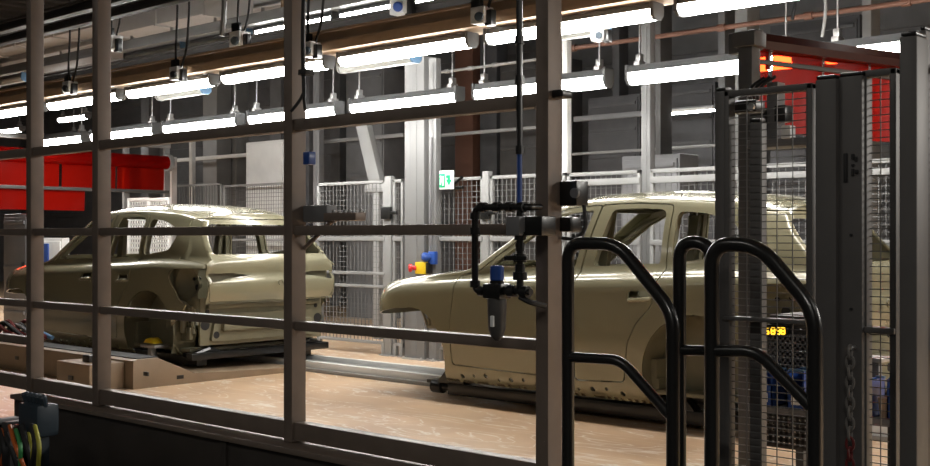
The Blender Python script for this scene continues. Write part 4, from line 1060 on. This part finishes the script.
def dark_panel(px0, px1, Y, z0, z1, label, rails=()):
    mesh_panel(px0, px1, Y, z0, z1, label, pitch=.0215, vp=.05, wire=.0026, rails=rails, m=FENCE_DK, mw=WIRE_D, frame=.02, post=False)
zt_ = Z(774, 87, GY+.02)
dark_panel(726.5, 815, GY+.02, .10, zt_, 'dark fine mesh guard panel in front of the red curtain and the car tail', rails=((Z(770, 320, 3.22), .012),))
dark_panel(863, 899, GY+.02, .10, zt_+.02, 'narrow dark mesh guard panel left of the tall right edge post', rails=((Z(880, 330, 3.22), .018),))
dark_panel(927, 975, GY+.02, .10, zt_+.02, 'dark mesh guard panel cut by the right edge', rails=((Z(930, 347, 3.22), .03),))
# clamp between the posts
p = at(738, 107, 3.6); t = thing('post_clamp', 'black clamp joining the dark guard post and the tall hood post', 'clamp', p)
b = MB(); b.box(X(725, 3.245), X(757, 3.245), 3.24, 3.30, Z(740, 113, 3.25), Z(740, 101, 3.25), .006); b.build('jaw', BLACK, t)
for px in (729, 752): b = MB(); q = at(px, 107, 3.24); b.cyl((q.x, 3.23, q.z), (q.x, 3.245, q.z), .012, 8); b.build('bolt', STEEL, t)
# hanging chain on the sensor column
t = thing('hanging_chain', 'hanging plastic chain, white above and red below, on the sensor column', 'chain', (X(850, 3.14), 3.15, .9))
xch = X(850, 3.15); z = Z(850, 352, 3.15)
def link_ring(mb, c, r1, r2, rr, flip):
    pts = []
    for k in range(17):
        a = 2*PI*k/16; u, v = r1*math.cos(a), r2*math.sin(a); pts.append(c+(Vector((u, 0, v)) if not flip else Vector((0, u, v))))
    mb.tube(pts, rr, 6, caps=False)
wl, rl = MB(), MB(); k = 0
while z > .12:
    link_ring(wl if k < 9 else rl, Vector((xch, 3.15, z)), .011, .019, .0042, k % 2 == 0); z -= .029; k += 1
wl.build('white_links', CHAINW, t); rl.build('red_links', CHAINR, t)
b = MB(); b.cyl((xch, 3.15, Z(850, 348, 3.15)), (xch, 3.182, Z(850, 348, 3.15)), .006, 8); b.build('hook', STEEL, t)
# ---------------------------------------------------------------- bench with cabinet and bins behind the mesh
BY = 4.55
bx0, bx1 = X(748, BY), X(945, BY); bz = Z(780, 408, BY)
t = thing('work_bench', 'dark steel bench with a perforated front behind the dark mesh guard', 'bench', ((bx0+bx1)/2, BY, 0))
b = MB(); b.box(bx0, bx1, BY, BY+.5, bz-.03, bz, .004); b.build('top', GREYM, t)
for xx in (bx0+.03, X(850, BY), bx1-.05):
    for yy in (BY+.03, BY+.45): b = MB(); b.box(xx-.02, xx+.02, yy-.02, yy+.02, 0, bz-.03, .003); b.build('leg', DARK, t)
b = MB(); zl = Z(780, 446, BY)
n = 10; xa_, xb_ = X(754, BY), X(808, BY); wv = (xb_-xa_)/n
for i in range(n+1): b.box(xa_+i*wv-.007, xa_+i*wv+.007, BY+.005, BY+.012, zl, bz-.03)
for i in range(6): zz = zl+(bz-.03-zl)*i/5; b.box(xa_, xb_, BY+.005, BY+.012, zz-.009, zz+.009)
b.build('perforated_front', DARK, t)
cx0, cx1 = X(752, BY), X(808, BY); cz1 = Z(780, 318, BY)
t = thing('control_cabinet', 'dark perforated control cabinet with an amber display on the bench', 'cabinet', ((cx0+cx1)/2, BY+.2, bz))
b = MB(); b.box(cx0, cx1, BY+.16, BY+.45, bz, cz1, .006); b.build('body', DARK, t)
b = MB(); n = 11; wv = (cx1-cx0)/n; zq0, zq1 = bz+.08, Z(780, 338, BY)
for i in range(n+1): b.box(cx0+i*wv-.006, cx0+i*wv+.006, BY+.145, BY+.155, zq0, zq1)
for i in range(9): zz = zq0+(zq1-zq0)*i/8; b.box(cx0, cx1, BY+.145, BY+.155, zz-.006, zz+.006)
b.build('perforated_panel', GREYM, t)
b = MB(); b.box(X(762, BY+.14), X(788, BY+.14), BY+.14, BY+.162, Z(775, 337, BY+.14), Z(775, 325, BY+.14), .003); dsp = b.build('display', BLACK, t)
for i, px in enumerate((767, 773, 778.4, 783)):          # four amber figures
    b = MB(); w2 = .0075; xx = X(px, BY+.138); zt2_, zm_, zb_ = Z(px, 328, BY+.138), Z(px, 331, BY+.138), Z(px, 334, BY+.138)
    y0_, y1_ = BY+.135, BY+.141; s = .0028
    for zz in (zt2_, zm_, zb_): b.box(xx-w2, xx+w2, y0_, y1_, zz-s, zz+s)
    if i != 0: b.box(xx+w2-s, xx+w2+s, y0_, y1_, zm_, zt2_)
    b.box(xx+w2-s, xx+w2+s, y0_, y1_, zb_, zm_)
    b.box(xx-w2-s, xx-w2+s, y0_, y1_, zm_, zt2_)
    if i != 2: b.box(xx-w2-s, xx-w2+s, y0_, y1_, zb_, zm_)
    b.build('digit', DISP, dsp)
def bin_(px0, px1, py0, py1, Y, label, m=BLUE):
    x0, x1 = X(px0, Y), X(px1, Y); z0 = bz; z1 = Z((px0+px1)/2, py0, Y)
    t = thing('storage_bin', label, 'bin', ((x0+x1)/2, Y+.1, z0), 'blue bins on the bench')
    b = MB(); th = .006; y1 = Y+.13
    b.box(x0, x1, Y, y1, z0, z0+th); b.box(x0, x0+th, Y, y1, z0, z1); b.box(x1-th, x1, Y, y1, z0, z1); b.box(x0, x1, y1-th, y1, z0, z1); b.box(x0, x1, Y, Y+th, z0, z0+(z1-z0)*.6)
    b.build('tub', m, t)
    b = MB(); b.tube([(x0, Y+.02, z1), (x1, Y+.02, z1)], .007, 8); b.tube([(x0, y1, z1), (x1, y1, z1)], .007, 8); b.build('rim', BLUEL, t)
    b = MB(); b.box(x0+.02, x1-.02, Y-.004, Y+.002, z0+.02, z0+(z1-z0)*.38, .002); b.build('card', WHITEP, t)
bin_(753, 772, 371, 400, BY+.0, 'blue bin at the left end of the bench below the amber display')
bin_(787, 804, 371, 400, BY, 'second blue bin on the bench, right below the sloping handrail')
bin_(863, 872, 380, 408, BY, 'blue bin on the bench left in the narrow mesh gap')
bin_(887, 902, 380, 408, BY, 'blue bin on the bench next to the tall right edge post')
t = thing('paper_cup', 'tan cup standing between the two right hand blue bins', 'cup', (X(884.5, BY+.05), BY+.05, bz))
b = MB(); b.lathe([(0, .018), (.075, .026), (.08, .028), (.082, .024)], (X(884.5, BY+.05), BY+.05, bz), (0, 0, 1), 14); b.build('cup', mat('tan_card', (.55, .38, .26), .6), t)
t = thing('tool_stand', 'thin grey tool stand in the gap of the right mesh guard', 'stand', (X(877, BY+.3), BY+.3, bz))
b = MB(); xx = X(876, BY+.3); b.box(xx-.02, xx+.02, BY+.28, BY+.32, bz, Z(876, 361, BY+.3), .004); b.build('mast', GREYM, t)
b = MB(); b.box(xx-.05, xx+.05, BY+.24, BY+.36, Z(876, 361, BY+.3), Z(876, 359, BY+.3)+.01, .003); b.build('head_plate', STEEL, t)
# yellow floor marking behind the bench
for n, (d0, d1) in enumerate(((5.75, 5.87), (6.02, 6.14), (6.30, 6.42))):
    b = MB(); b.box(-2.9, 1.2, d0, d1, 0, .004); o = b.build('trim_%d' % (30+n), YEL, None, base=(-1, d0, 0)); o['kind'] = 'structure'
# ================================================================ hose and valve clutter in the near left corner
VY = 2.75
t = thing('valve_terminal', 'dark valve terminal with coloured hoses in the bottom left corner', 'valve', (X(20, VY), VY, 0))
b = MB(); b.box(X(-14, VY), X(20, VY), VY, VY+.16, .02, Z(5, 436, VY), .015); b.build('base_block', BLACK, t)
for k in range(6):
    xx = X(-10+6*k, VY); b = MB(); b.box(xx-.03, xx+.03, VY-.02, VY+.12, Z(5, 436, VY), Z(5, 424-3*(k % 2), VY), .008); b.build('valve', (BLACK, GREYM, BLACK, DARK, GREYM, BLACK)[k], t)
b = MB(); xx = X(27, VY); zz = Z(27, 418, VY)
b.box(xx-.10, xx+.10, VY, VY+.12, zz-.09, zz+.07, .02)
for k in range(5): b.lathe([(0, .02), (.05, .02), (.06, .012)], (xx-.08+.04*k, VY+.05, zz+.06), (.1*(k-2), -.3, 1), 10)
b.box(xx-.04, xx+.04, VY+.02, VY+.10, 0.0, zz-.08, .01)
b.build('connector_block', SLATE, t)
hs = [(ORG, 12, 40), (GRN, 18, 22), (YGR, 30, 34), (YGR, 37, 38), (RUBBER, 2, 8), (RUBBER, 8, 30), (RUBBER, 24, 44), (ORG, 3, -4), (GREYM, 10, 14), (RUBBER, 34, 28)]
for k, (m, a, c) in enumerate(hs):
    p0 = at(a-2, 426+(k % 3)*4, VY-.03); p1 = at(a+3, 446, VY-.09); p2 = at(c*.5+a*.5, 470, VY-.06)
    b = MB(); b.tube(fillet([p0, p1, p2, (p2.x, VY-.02, .02)], .12, 6), .011 if m is not RUBBER else .016, 8); b.build('hose', m, t)
# ================================================================ camera, world
def finish():
    cd = bpy.data.cameras.new('camera'); cam = bpy.data.objects.new('camera', cd); COL.objects.link(cam)
    cam.location = (0, 0, EYE); cam.rotation_euler = (PI/2, 0, YAW)
    cd.sensor_width = 36; cd.lens = F/930*36; cd.shift_y = 4/930; cd.clip_start = .05
    SC.camera = cam
    w = bpy.data.worlds.new('world'); SC.world = w; w.use_nodes = True
    w.node_tree.nodes['Background'].inputs['Color'].default_value = (.9, .95, 1, 1)
    w.node_tree.nodes['Background'].inputs['Strength'].default_value = .02
    SC.view_settings.view_transform = 'Standard'; SC.view_settings.look = 'None'
    SC.view_settings.exposure = 0; SC.view_settings.gamma = 1; SC.view_settings.use_curve_mapping = False
    SC.cycles.use_denoising = True
    SC.cycles.max_bounces = 8
finish()
